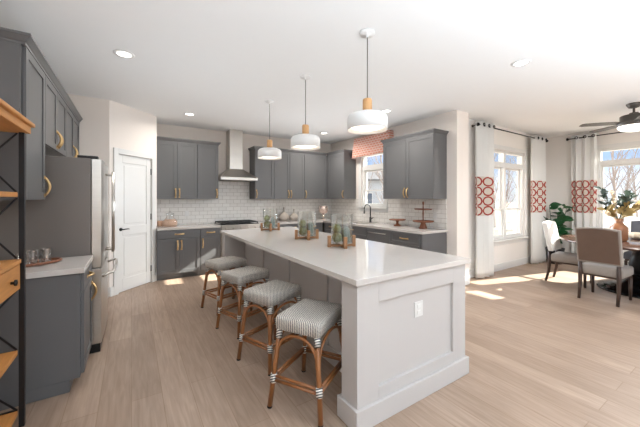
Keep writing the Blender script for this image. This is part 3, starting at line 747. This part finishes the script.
def curtain(label, x, y, rz, width, z1=2.80, folds=5, amp=0.055, length=None, grom=True):
    t = thing('curtain', label, 'curtain', (x, y, 0), rz, 'white curtains with a band of coral rings')
    W = width; N = 96
    pts = []; acc = 0; prev = None
    for i in range(N+1):
        s = i/N; px = W*s+0.012*math.sin(s*folds*4*math.pi); py = amp*math.sin(s*folds*2*math.pi)
        if prev: acc += math.hypot(px-prev[0], py-prev[1])
        prev = (px, py); pts.append((px, py, acc))
    def fn(u, v):
        px, py, a = pts[int(round(u*N))]; k = 1-0.25*math.sin(v*math.pi)*0.6
        return Vector((px+0.01*math.sin(v*5+px*9), py*(0.85+0.15*(1-v)), 0.015+(z1-0.015)*v))
    b = MB().grid(fn, N, 24, lambda u, v: (pts[int(round(u*N))][2], 0.015+(z1-0.015)*v))
    b.build('cloth', 'curtain', t, solid=0.003)
    if grom:
        g = MB()
        for i in range(folds*2):
            s = (i+0.0)/(folds*2)+0.001; j = int(s*N); px, py, _ = pts[j]
        for i in range(folds):
            s = (i+0.25+0.5)/folds; j = int(s*N); px, py, _ = pts[j]
            g = MB().lathe([(0.017, -0.006), (0.030, -0.006), (0.030, 0.006), (0.017, 0.006), (0.017, -0.006)], (px, py-0.003, z1-0.06), axis='y', n=16, cap=False)
            g.build('grommet', 'black', t)
    return t
CY = YD-0.13
ZR = 2.74
curtain('white ring-band curtain left of the dining window, next to the kitchen wall end', 5.13, CY, 0, 0.50, 2.80, 3)
curtain('white ring-band curtain right of the dining window, in front of the potted plant', 7.27, CY, 0, 0.58, 2.80, 3)
curtain('white ring-band curtain beside the window behind the dining table', XR-0.13, 2.50, R(-90), 0.42, 2.80, 3)
def rod(p0, p1, label, wallv):
    t = thing('curtain_rod', label, 'curtain rod', (0, 0, 0))
    MB().tube([p0, p1], 0.011).build('pole', 'black', t)
    d = (Vector(p1)-Vector(p0)).normalized()
    for p, s in ((p0, -1), (p1, 1)):
        q = Vector(p)+d*s*0.004
        MB().tube([q, q+d*s*0.02, q+d*s*0.021, q+d*s*0.05], [0.014, 0.014, 0.032, 0.028], n=14).build('finial', 'black', t)
        c = Vector(p)-d*s*0.012; wv = Vector(wallv)
        MB().tube([c, c+wv*0.92], 0.007).tube([c+wv*0.9, c+wv], 0.022, n=14).build('bracket', 'black', t)
rod((5.19, CY, ZR), (7.95, CY, ZR), 'black curtain rod over the dining window near the kitchen', (0, 0.129, 0))
rod((XR-0.13, 2.53, ZR), (XR-0.13, 0.65, ZR), 'black curtain rod over the window behind the dining table', (0.129, 0, 0))

# ------------------------------------------------------------------ lamps
def pendant(x, y, label):
    t = thing('pendant_lamp', label, 'pendant lamp', (x, y, 0), 0, 'white drum pendant lamps over the island')
    MB().lathe([(0.065, ZC-0.0005), (0.065, ZC-0.012), (0.058, ZC-0.024), (0.012, ZC-0.026), (0.010, ZC-0.045)][::-1]).build('ceiling_canopy', 'shadewhite', t)
    MB().tube([(0, 0, 2.275), (0, 0, ZC-0.03)], 0.004, n=8).build('cord', 'fanmetal', t)
    MB().lathe([(0.018, 2.168), (0.036, 2.17), (0.040, 2.185), (0.040, 2.272), (0.036, 2.285), (0.012, 2.288)]).build('wooden_neck', 'lightwood', t)
    rr = 0.172
    MB().lathe([(0.02, 2.168), (rr-0.05, 2.160), (rr-0.018, 2.147), (rr-0.003, 2.125), (rr, 2.10), (rr, 2.018), (rr-0.004, 2.018), (rr-0.004, 2.10), (rr-0.03, 2.135), (0.02, 2.158)], n=40, cap=False).build('lamp_shade', 'shadewhite', t)
    MB().lathe([(0.001, 2.035), (0.12, 2.037), (0.15, 2.05), (0.15, 2.055), (0.001, 2.055)], n=32).build('diffuser', 'bulb', t)
pendant(1.71, 1.92, 'largest, nearest white drum pendant lamp over the near end of the island')
pendant(1.71, 2.99, 'middle white drum pendant lamp over the island')
pendant(1.71, 4.05, 'farthest white drum pendant lamp, nearest the range hood')
def can(x, y, label, power=8):
    t = thing('recessed_light', label, 'ceiling light', (x, y, ZC), 0, 'round recessed ceiling lights')
    MB().lathe([(0.062, -0.0005), (0.092, -0.0005), (0.090, -0.006), (0.064, -0.008), (0.062, -0.0005)], n=32, cap=False).build('trim_ring', 'shadewhite', t)
    MB().lathe([(0.001, -0.003), (0.062, -0.003), (0.062, -0.0008), (0.001, -0.0008)], n=32).build('lens', 'canlight', t)
    l = bpy.data.lights.new('recessed_bulb', 'AREA'); l.shape = 'DISK'; l.size = 0.11; l.energy = power; l.color = (1, 0.95, 0.88); l.spread = R(160)
    o = bpy.data.objects.new('recessed_bulb', l); COL.objects.link(o); o.parent = t; o.location = (0, 0, -0.012)
can(-0.06, 3.50, 'recessed ceiling light in front of the fridge')
can(0.83, 5.40, 'recessed ceiling light in front of the cabinets beside the pantry door', 9)
can(3.55, 5.39, 'recessed ceiling light near the corner, between middle and nearest pendants', 18)
can(3.51, 3.48, 'recessed ceiling light seen just right of the nearest pendant', 16)
can(3.46, 1.48, 'recessed ceiling light right of the island, nearest the dining area', 8)

fan = thing('ceiling_fan', 'dark pewter ceiling fan with light above the dining table', 'ceiling fan', (6.38, 1.20, 0))
MB().lathe([(0.03, 2.79), (0.06, 2.80), (0.085, 2.845), (0.085, ZC-0.001)]).build('canopy', 'fanmetal', fan)
MB().tube([(0, 0, 2.68), (0, 0, 2.80)], 0.014).build('downrod', 'fanmetal', fan)
MB().lathe([(0.03, 2.725), (0.05, 2.72), (0.055, 2.695), (0.14, 2.685), (0.155, 2.675), (0.155, 2.60), (0.19, 2.59), (0.195, 2.575), (0.195, 2.53), (0.185, 2.525)], n=40).build('motor_housing', 'fanmetal', fan)
MB().lathe([(0.182, 2.5245), (0.178, 2.50), (0.14, 2.465), (0.07, 2.445), (0.001, 2.44)][::-1], n=40).build('light_bowl', 'fanlight', fan)
fl_ = bpy.data.lights.new('fan_bulb', 'AREA'); fl_.shape = 'DISK'; fl_.size = 0.3; fl_.energy = 30; fl_.color = (1, 0.97, 0.94)
fo_ = bpy.data.objects.new('fan_bulb', fl_); COL.objects.link(fo_); fo_.parent = fan; fo_.location = (0, 0, 2.43)
a0 = math.atan2(0.16*0.843+0.57*0.538, 0.16*0.538-0.57*0.843)
for i in range(5):
    a = a0-i*2*math.pi/5
    ca, sa = math.cos(a), math.sin(a)
    L = []
    for r_, wd in ((0.17, 0.045), (0.26, 0.06), (0.45, 0.064), (0.63, 0.060), (0.67, 0.04)):
        tilt = 0.13
        c = [(r_, -wd, -wd*tilt-0.004), (r_, wd, wd*tilt-0.004), (r_, wd, wd*tilt+0.004), (r_, -wd, -wd*tilt+0.004)]
        L.append([(x*ca-y*sa, x*sa+y*ca, 2.575+z) for x, y, z in c])
    MB().rings(L).build('blade', 'fanmetal', fan)

# ------------------------------------------------------------------ stools
def rrect(hx, hy, r, z, n=5):
    out = []
    for cx, cy, a in ((hx-r, hy-r, 0), (-hx+r, hy-r, 90), (-hx+r, -hy+r, 180), (hx-r, -hy+r, 270)):
        for i in range(n+1):
            t = R(a+90*i/n); out.append((cx+r*math.cos(t), cy+r*math.sin(t), z))
    return out
def make_stool(label):
    t = thing('counter_stool', label, 'stool', (0, 0, 0), 0, 'woven backless stools along the island')
    hx, hy, T = 0.215, 0.175, 0.625
    sag = lambda L: L
    loops = [rrect(hx-0.012, hy-0.012, 0.03, T-0.092), rrect(hx, hy, 0.035, T-0.088), rrect(hx, hy, 0.035, T-0.02), rrect(hx-0.006, hy-0.006, 0.035, T-0.006), rrect(hx-0.022, hy-0.022, 0.03, T), rrect(hx*0.5, hy*0.5, 0.02, T-0.004)]
    MB().rings(loops, smooth=True).build('seat', 'weave', t)
    zs = T-0.075; ft = (0.235, 0.195)
    def legp(sx, sy, z): k = z/zs; return Vector((sx*(ft[0]+(hx-0.032-ft[0])*k), sy*(ft[1]+(hy-0.032-ft[1])*k), z))
    for sx in (-1, 1):
        for sy in (-1, 1):
            lg = MB().tube([legp(sx, sy, 0.0), legp(sx, sy, 0.3), legp(sx, sy, zs-0.012)], [0.017, 0.0165, 0.016], n=12).build('leg', 'rattan', t)
            for z, h in ((0.20, 0.03), (zs-0.045, 0.035)):
                MB().tube([legp(sx, sy, z-h), legp(sx, sy, z+h)], 0.0215, n=12).build('binding', 'wrap', lg)
            MB().tube([legp(sx, sy, 0.0), legp(sx, sy, 0.012)], 0.0178, n=12).build('foot_cap', 'black', lg)
    C = [(-1, -1), (1, -1), (1, 1), (-1, 1)]
    for i in range(4):
        a, c = C[i], C[(i+1) % 4]
        z = 0.20
        for dz in (-0.014, 0.014):
            p, q = legp(*a, z+dz), legp(*c, z+dz); MB().tube([p, q], 0.011, n=10).build('stretcher', 'rattan', t)
        p, q = legp(*a, T-0.27), legp(*c, T-0.27)
        p2, q2 = legp(*a, T-0.27), legp(*c, T-0.27); pts = []
        for k in range(15):
            th = math.pi*k/14; x = (1-math.cos(th))/2; m = p.lerp(q, 0.03+0.94*x)
            pts.append((m.x, m.y, T-0.29+0.175*math.sin(th)**0.75))
        MB().tube(pts, 0.010, n=9).build('arch', 'rattan', t)
    return t
stools = [(1.10, 1.845, 31, 'nearest woven stool, fully visible beside the island end'), (1.09, 2.50, 22, 'second woven stool, just behind the nearest one'),
          (1.08, 3.24, 19, 'third woven stool, counting from the near end of the island'), (1.06, 3.97, 17, 'farthest woven stool, nearest the pantry door')]
proto = make_stool('x')
for i, (x, y, r_, lb) in enumerate(stools):
    o = proto if i == 0 else copy_tree(proto)
    o.location = (x, y, 0); o.rotation_euler = (0, 0, R(r_)); o['label'] = lb

# ------------------------------------------------------------------ island decorations
def topiary(x, y, rot, where):
    g = 'wooden stands with glass cylinders on the island'
    st = thing('wooden_stand', 'cross-shaped wooden stand with four pegs, '+where, 'stand', (x, y, IT+0.0005), R(rot), g)
    B(-0.145, -0.016, 0.006, 0.145, 0.016, 0.030).build('base_bar', 'standwood', st, bevel=0.003)
    MB().box(-0.016, -0.145, 0.006, 0.016, -0.0165, 0.030).box(-0.016, 0.0165, 0.006, 0.016, 0.145, 0.030).build('base_bar', 'standwood', st, bevel=0.003)
    for dx, dy in ((1, 0), (-1, 0), (0, 1), (0, -1)):
        B(dx*0.129-0.016, dy*0.129-0.016, 0, dx*0.129+0.016, dy*0.129+0.016, 0.115).build('peg', 'standwood', st, bevel=0.003)
    gl = MB().lathe([(0.106, 0), (0.110, 0.004), (0.110, 0.30), (0.106, 0.30), (0.106, 0.008), (0.001, 0.008)], n=40, cap=False).build('glass_cylinder', 'clear')
    gl.location = (x, y, IT+0.032); tag(gl, 'clear glass cylinder holding moss balls, '+where, 'glass vase', 'glass cylinders on the island')
    c, s = math.cos(R(-57+90)), math.sin(R(-57+90))
    rx, ry = 0.843, -0.538   # to the right as seen from the kitchen entrance
    z = IT+0.0405
    for (a, bz, r_, nm) in ((-0.045, 0.052, 0.052, 'lower moss ball in the glass, '), (-0.05, 0.145, 0.045, 'upper moss ball in the glass, ')):
        m_ = MB().sphere((0, 0, 0), r_, jit=0.05, nz=14, n=20).build('moss_ball', 'moss')
        m_.location = (x+rx*a, y+ry*a, z+bz); tag(m_, nm+where, 'moss ball', 'moss balls in glass cylinders')
    wob = lambda t: 1+0.1*math.cos(8*t)
    for a, dp, h_, m2, lb in ((0.050, -0.035, 0.17, 'cactus', 'blue-green cactus in glass, '), (0.030, 0.055, 0.15, 'darkcactus', 'dark green rear cactus in glass, ')):
        cx, cy = x+rx*a+0.538*dp, y+ry*a+0.843*dp
        o = MB().lathe([(0.022, 0), (0.028, 0.02), (0.031, h_*0.6), (0.024, h_*0.88), (0.002, h_)], n=32, wob=wob).build('cactus', m2)
        o.location = (cx, cy, z); tag(o, lb+where, 'cactus', 'cacti in glass cylinders')
topiary(1.80, 2.41, -20, 'nearest the outlet end of the island')
topiary(1.79, 3.10, -20, 'in the middle of the island top')
topiary(1.79, 4.22, -20, 'at the far end of the island near the range')

# ------------------------------------------------------------------ sink side decorations
fc = thing('kitchen_faucet', 'matte black gooseneck faucet below the kitchen window', 'faucet', (4.345, 4.78, CT+0.0005))
MB().lathe([(0.028, 0), (0.028, 0.006), (0.022, 0.01), (0.022, 0.11), (0.014, 0.115)]).build('base', 'black', fc)
pts = [(0, 0, 0.11), (0, 0, 0.30)]+[(-0.085+0.085*math.cos(t*math.pi/8), 0, 0.30+0.085*math.sin(t*math.pi/8)) for t in range(1, 9)]+[(-0.172, 0, 0.25)]
MB().tube(pts, 0.012).build('spout', 'black', fc)
MB().tube([(-0.172, 0, 0.262), (-0.175, 0, 0.19)], 0.017).build('spray_head', 'black', fc)
MB().tube([(0, -0.02, 0.075), (0, -0.045, 0.08), (-0.01, -0.10, 0.11)], [0.011, 0.009, 0.006]).build('lever', 'black', fc)

ck = thing('cake_stand', 'small reddish wooden cake stand between faucet and tiered stand', 'cake stand', (4.22, 3.90, CT+0.0005))
MB().lathe([(0.001, 0), (0.075, 0), (0.07, 0.015), (0.03, 0.03), (0.022, 0.06), (0.03, 0.09), (0.05, 0.10)], cap=False).build('pedestal', 'redwood', ck)
MB().lathe([(0.05, 0.10), (0.15, 0.105), (0.155, 0.115), (0.15, 0.125), (0.001, 0.122)]).build('plate', 'redwood', ck)
ts = thing('tiered_stand', 'two-tier reddish wooden serving stand beside the counter end', 'serving stand', (4.20, 3.30, CT+0.0005))
MB().lathe([(0.001, 0), (0.072, 0), (0.06, 0.03), (0.038, 0.09), (0.05, 0.105)], cap=False).build('pedestal', 'redwood', ts)
MB().lathe([(0.04, 0.105), (0.165, 0.112), (0.178, 0.135), (0.172, 0.135), (0.158, 0.120), (0.001, 0.118)]).build('lower_tier', 'redwood', ts)
MB().lathe([(0.013, 0.118), (0.010, 0.17), (0.013, 0.26), (0.011, 0.315)]).build('post', 'redwood', ts)
MB().lathe([(0.012, 0.315), (0.140, 0.322), (0.150, 0.340), (0.145, 0.340), (0.134, 0.330), (0.001, 0.328)]).build('upper_tier', 'redwood', ts)
MB().lathe([(0.010, 0.329), (0.008, 0.40), (0.017, 0.43), (0.017, 0.45), (0.001, 0.47)]).build('finial', 'redwood', ts)

for (x, y, s, lb) in ((2.98, 6.22, 1.0, 'larger round speckled stoneware bottle vase behind the middle glass cylinder'), (3.22, 6.18, 0.85, 'smaller speckled stoneware bottle vase, right of the larger one')):
    o = MB().lathe([(0.001, 0), (0.07, 0), (0.115, 0.05), (0.12, 0.10), (0.085, 0.155), (0.03, 0.19), (0.018, 0.22), (0.018, 0.29), (0.026, 0.31), (0.012, 0.31)], n=32, wob=lambda t: 1+0.015*math.cos(12*t)).build('bottle_vase', 'ceramic')
    o.location = (x, y, CT+0.0005); o.scale = (s, s, s); tag(o, lb, 'vase', 'speckled bottle vases')
gb = thing('footed_goblet', 'silvery footed hurricane goblet in the counter corner', 'goblet', (3.98, 6.08, CT+0.0005))
MB().lathe([(0.001, 0), (0.065, 0), (0.06, 0.01), (0.02, 0.02), (0.014, 0.05), (0.035, 0.075), (0.035, 0.09), (0.014, 0.11), (0.02, 0.13)], cap=False).build('foot', 'mercury', gb)
MB().lathe([(0.02, 0.13), (0.08, 0.15), (0.115, 0.20), (0.12, 0.26), (0.105, 0.33), (0.10, 0.33), (0.114, 0.26), (0.108, 0.20), (0.02, 0.137)], cap=False).build('bowl', 'mercury', gb)
jar = thing('apothecary_jar', 'clear lidded glass jar with peach filling on the counter by the pantry door', 'jar', (0.60, 6.10, CT+0.0005))
MB().lathe([(0.001, 0), (0.11, 0), (0.125, 0.03), (0.12, 0.09), (0.08, 0.125), (0.001, 0.13)]).build('filling', 'peach', jar)
MB().lathe([(0.112, 0.001), (0.128, 0.03), (0.124, 0.10), (0.07, 0.16), (0.06, 0.21), (0.06, 0.22)], cap=False).build('glass_body', 'tumbler', jar)
MB().lathe([(0.066, 0.221), (0.066, 0.235), (0.03, 0.25), (0.012, 0.255), (0.02, 0.28), (0.001, 0.29)]).build('lid', 'tumbler', jar)
o = MB().lathe([(0.001, 0), (0.045, 0), (0.048, 0.09), (0.04, 0.10), (0.001, 0.10)]).build('canister', 'peach'); o.location = (0.445, 6.18, CT+0.0005)
tag(o, 'small peach canister in the corner left of the glass jar', 'canister')

# ------------------------------------------------------------------ left counter tray
tr = thing('serving_tray', 'oval mirrored tray with brown rim on the counter beside the fridge', 'tray', (-0.63, 3.12, CT+0.0005), R(30))
ov = lambda r, z, k=0.62: [(r*math.cos(2*math.pi*i/40), r*k*math.sin(2*math.pi*i/40), z) for i in range(40)]
MB().rings([ov(0.135, 0), ov(0.15, 0.008), ov(0.0005, 0.0085)], smooth=False).build('plate', 'mercury', tr)
MB().tube([Vector(p)+Vector((0, 0, 0.018)) for p in ov(0.156, 0)], 0.010, closed=True, n=8).build('rim', 'redwood', tr)
for x, y, h_, lb in ((-0.70, 3.06, 0.09, 'front left glass tumbler on the oval tray'), (-0.575, 3.13, 0.11, 'right-hand glass tumbler on the oval tray'), (-0.66, 3.16, 0.10, 'rear glass tumbler on the oval tray')):
    o = MB().lathe([(0.001, 0), (0.034, 0), (0.040, h_), (0.037, h_), (0.031, 0.01), (0.001, 0.01)], n=24, cap=False).build('glass_tumbler', 'tumbler')
    o.location = (x, y, CT+0.010); tag(o, lb, 'glass', 'glass tumblers on the oval tray')

# ------------------------------------------------------------------ etagere
et = thing('shelf_unit', 'black metal and wood shelving unit with drawer at the left edge', 'shelf unit', (0, 0, 0))
EX0, EX1, EY0, EY1 = -0.925, -0.567, 1.50, 2.588
pw = 0.0135
for x in (EX0+pw, EX1-pw):
    for y in (EY0+pw, EY1-pw):
        B(x-pw, y-pw, 0.0, x+pw, y+pw, 1.845).build('post', 'black', et, bevel=0.002)
B(EX0-0.01, EY0-0.035, 1.8455, EX1+0.02, EY1+0.02, 1.89).build('top_shelf', 'shelfwood', et, bevel=0.003)
MB().box(EX0-0.01, EY0-0.02, 1.8905, EX1+0.038, EY1+0.038, 1.915).build('cornice', 'shelfwood', et, bevel=0.006)
for z in (1.44, 0.46, 0.085): B(EX0+0.001, EY0+0.036, z, EX1-0.028, EY1-0.036, z+0.03).build('shelf', 'shelfwood', et, bevel=0.003)
B(EX0+0.002, EY0+0.036, 1.03, EX1-0.012, EY1-0.036, 1.055).build('shelf', 'shelfwood', et, bevel=0.003)
B(EX0+0.002, EY0+0.04, 0.865, EX1-0.038, EY1-0.04, 1.0295).build('drawer_case', 'shelfwood', et)
for a, c in ((EY0+0.042, 2.09), (2.095, EY1-0.042)):
    d = B(EX1-0.0375, a, 0.872, EX1-0.016, c, 1.025).build('drawer', 'shelfwood', et, bevel=0.003)
    yk = c-0.17
    MB().lathe([(0.008, 0), (0.008, 0.012), (0.018, 0.016), (0.018, 0.026), (0.001, 0.030)], (EX1-0.0158, yk, 0.945), axis='x', n=16).build('knob', 'black', d)
for y in (EY0+pw, EY1-pw):
    for z0, z1 in ((1.47, 1.84), (1.06, 1.435), (0.49, 0.86), (0.115, 0.455)):
        b = MB()
        b.tube([(EX0+0.036, y, z0), (EX1-0.036, y, z1)], 0.006, n=8).tube([(EX0+0.036, y-0.013, z1), (EX1-0.036, y-0.013, z0)], 0.006, n=8)
        b.build('cross_brace', 'black', et)
    for z in (1.445, 1.03, 0.865, 0.46, 0.09):
        B(EX0+0.0345, y-0.008, z, EX1-0.0345, y+0.008, z+0.02).build('rail', 'black', et)
pc = thing('framed_card', 'white card leaning on the middle level of the black shelf unit', 'card', (-0.70, 2.33, 1.0555), R(60))
MB().prism([(-0.02, 0), (-0.012, 0), (0.065, 0.27), (0.057, 0.272)], 'x', -0.10, 0.10).build('card', 'paper', pc)

# ------------------------------------------------------------------ dining
tb = thing('dining_table', 'round walnut pedestal dining table with black ringed base', 'table', (6.60, 1.16, 0))
MB().lathe([(0.001, 0.725), (0.92, 0.725), (0.97, 0.735), (0.98, 0.75), (0.97, 0.762), (0.001, 0.762)], n=56).build('tabletop', 'tablewood', tb)
MB().lathe([(0.001, 0.0), (0.50, 0.0), (0.51, 0.02), (0.49, 0.035), (0.43, 0.038), (0.42, 0.06), (0.36, 0.065), (0.34, 0.09), (0.26, 0.10), (0.20, 0.14), (0.13, 0.20), (0.10, 0.26)], n=48).build('base', 'blackglass', tb)
MB().lathe([(0.10, 0.2605), (0.13, 0.34), (0.145, 0.42), (0.11, 0.52), (0.10, 0.60), (0.17, 0.66), (0.30, 0.70), (0.32, 0.7245)], n=40).build('pedestal', 'black', tb)

def make_chair(label, back_m, seat_m, rear_m):
    """origin under the rear edge; faces local +x"""
    t = thing('dining_chair', label, 'chair', (0, 0, 0), 0)
    hw = 0.225
    lp = rrect(0.24, hw+0.01, 0.04, 0); sh = lambda z, k: [(x*k+0.255, y*k, z) for x, y, _ in lp]
    MB().rings([sh(0.362, 0.97), sh(0.372, 1.0), sh(0.455, 1.0), sh(0.478, 0.96), sh(0.486, 0.7)], smooth=True).build('seat', seat_m, t)
    B(0.03, -hw+0.01, 0.335, 0.47, hw-0.01, 0.3615).build('apron', 'chairwood', t, bevel=0.004)
    for s in (-1, 1):
        y = s*(hw-0.022)
        MB().tube([(0.462, y, 0), (0.462, y, 0.334)], [0.017, 0.024], n=4).build('leg', 'chairwood', t)
        pts = [(-0.055, y, 0), (-0.015, y, 0.18), (0.0, y, 0.36), (-0.008, y, 0.52)]
        MB().tube(pts, [0.018, 0.022, 0.026, 0.022], n=4).build('leg', 'chairwood', t)
    # backrest: slightly raked slab with curved top
    def ring(x, inset, t_):
        pts = []
        n = 10
        z0, z1 = 0.53, 1.03
        for i in range(n+1):
            q = -1+2*i/n; pts.append((q*(hw+0.01-inset), z1-0.022*(q*q)-inset))
        pts = [(-(hw+0.01-inset), z0+inset)]+pts+[(hw+0.01-inset, z0+inset)]
        return [(x-0.17*(z-z0)/0.5*0.55, y, z) for y, z in pts]
    MB().rings([ring(-0.012, 0.008, 0), ring(-0.006, 0.0, 0), ring(0.048, 0, 0), ring(0.060, 0.014, 0), ring(0.063, 0.06, 0)]).build('backrest', back_m, t)
    MB().rings([ring(-0.013, 0.018, 0), ring(-0.018, 0.022, 0)]).build('back_panel', rear_m, t)
    return t
c1 = make_chair('taupe dining chair nearest the kitchen, seen from behind', 'linen', 'linen', 'taupe'); c1.location = (5.46, 1.365, 0); c1.rotation_euler = (0, 0, R(-2))
c2 = make_chair('pale linen dining chair in profile beside the potted plant', 'palelinen', 'linen', 'linen'); c2.location = (6.28, 2.17, 0); c2.rotation_euler = (0, 0, R(-86))
c3 = make_chair('dark grey dining chair on the window side of the table', 'greyfab', 'greyfab', 'greyfab'); c3.location = (7.82, 1.28, 0); c3.rotation_euler = (0, 0, R(180))

def leaf(b, base, d, L, W, up=Vector((0, 0, 1)), droop=0.25):
    d = Vector(d).normalized(); side = d.cross(up)
    if side.length < 1e-3: side = Vector((1, 0, 0))
    side.normalize(); nrm = side.cross(d).normalized(); base = Vector(base)
    def fn(u, v):
        w_ = W*math.sin(math.pi*min(1, max(0.02, u**0.85)))*0.5+0.001
        c = base+d*(L*u)-Vector((0, 0, 1))*droop*L*u*u
        q = (v-0.5)*2
        return c+side*(w_*q)+nrm*(abs(q)*w_*0.25)
    b.grid(fn, 7, 2)
tv = thing('leaf_arrangement', 'amber jug vase of magnolia and dried leaves on the dining table', 'vase', (6.46, 1.38, 0.7625))
MB().lathe([(0.001, 0), (0.085, 0), (0.105, 0.03), (0.108, 0.17), (0.10, 0.22), (0.06, 0.265), (0.042, 0.30), (0.055, 0.345), (0.048, 0.345), (0.036, 0.30), (0.036, 0.27), (0.001, 0.25)], n=32, cap=False).build('jug', 'amber', tv)
rl = random.Random(3)
RT = Vector((0.843, -0.538, 0)); FW = Vector((0.538, 0.843, 0))
def spray(name, m_, ang_list, L0, n_, LL, WW, dz0=0.36, start=0.35):
    for (ax, ay, ln) in ang_list:
        d = (RT*ax+FW*ay+Vector((0, 0, 1))).normalized()
        b = MB(); p0 = Vector((0, 0, dz0-0.04)); pts = [p0+d*ln*t/5+Vector((0, 0, -0.03*(t/5)**2)) for t in range(6)]
        b.tube(pts, 0.004, n=5, cap=False)
        for i in range(n_):
            t = start+(1-start)*i/(n_-1); q = p0+d*ln*t
            a = rl.uniform(0, 6.28); o1 = Vector((math.cos(a), math.sin(a), rl.uniform(-.1, .8)))
            leaf(b, q, d*0.7+o1*0.9, LL*rl.uniform(.8, 1.15), WW*rl.uniform(.8, 1.1), up=Vector((-0.8+rl.uniform(-.6, .6), rl.uniform(-.6, .6), 0.7)), droop=0.15)
        b.build(name, m_, tv)
spray('magnolia_stem', 'magnolia', [(-0.55, 0.1, 0.48), (-0.25, 0.3, 0.52), (0.35, 0.1, 0.45), (0.75, 0.2, 0.50), (0.05, -0.3, 0.40), (-0.9, 0.0, 0.33)], 0, 12, 0.13, 0.06)
spray('dried_stem', 'tanleaf', [(1.1, -0.4, 0.34), (0.5, -0.5, 0.3), (-1.5, -0.2, 0.30), (0.2, -0.4, 0.26), (1.6, 0.3, 0.34)], 0, 8, 0.15, 0.06, start=0.3)
spray('pale_seed_head', 'cream', [(-0.42, -0.15, 0.50)], 0, 22, 0.05, 0.025, start=0.5)
spray('pale_seed_head', 'cream', [(-2.2, -0.6, 0.34)], 0, 12, 0.06, 0.03, start=0.4)
o = MB().sphere((0, 0, 0.055), 0.11, sz=0.5, nz=12, n=48)
for v in o.bm.verts:
    a = math.atan2(v.co.y, v.co.x); k = 1+0.06*math.cos(12*a); v.co.x *= k; v.co.y *= k
o = o.build('ribbed_gourd', 'gourd'); o.location = (7.02, 1.30, 0.7625); tag(o, 'pale ribbed ornamental gourd beside the amber jug on the table', 'gourd')

pp = thing('potted_plant', 'leafy green potted plant in the corner between the dining curtains', 'plant', (7.88, 2.70, 0))
MB().lathe([(0.001, 0), (0.13, 0), (0.17, 0.30), (0.18, 0.34), (0.165, 0.34), (0.15, 0.30), (0.001, 0.295)], n=28, cap=False).build('pot', 'black', pp)
MB().lathe([(0.001, 0.298), (0.148, 0.298), (0.148, 0.302), (0.001, 0.304)], n=24).build('soil', 'soil', pp)
rl = random.Random(11)
for k in range(7):
    a = k*2*math.pi/7; hh = rl.uniform(0.55, 1.05); lean = rl.uniform(0.08, 0.22)
    b = MB(); top = Vector((math.cos(a)*lean, math.sin(a)*lean, 0.30+hh)); p0 = Vector((math.cos(a)*0.04, math.sin(a)*0.04, 0.30))
    b.tube([p0, p0.lerp(top, 0.5)+Vector((0, 0, 0.03)), top], 0.006, n=6, cap=False)
    for i in range(9):
        t = 0.30+0.7*i/8; q = p0.lerp(top, t); aa = i*2.4+k; o1 = Vector((math.cos(aa), math.sin(aa), rl.uniform(0.15, 0.7)))
        if q.x+o1.x*0.22 > 0.33: o1.x = -abs(o1.x)
        if q.y+o1.y*0.24 > 0.1: o1.y = -abs(o1.y)*0.7-0.15
        leaf(b, q, o1, rl.uniform(0.18, 0.26), 0.115, up=Vector((-0.8+rl.uniform(-.5, .5), -0.3+rl.uniform(-.5, .5), 0.6)), droop=0.2)
    b.build('leafy_stem', 'leaf', pp)
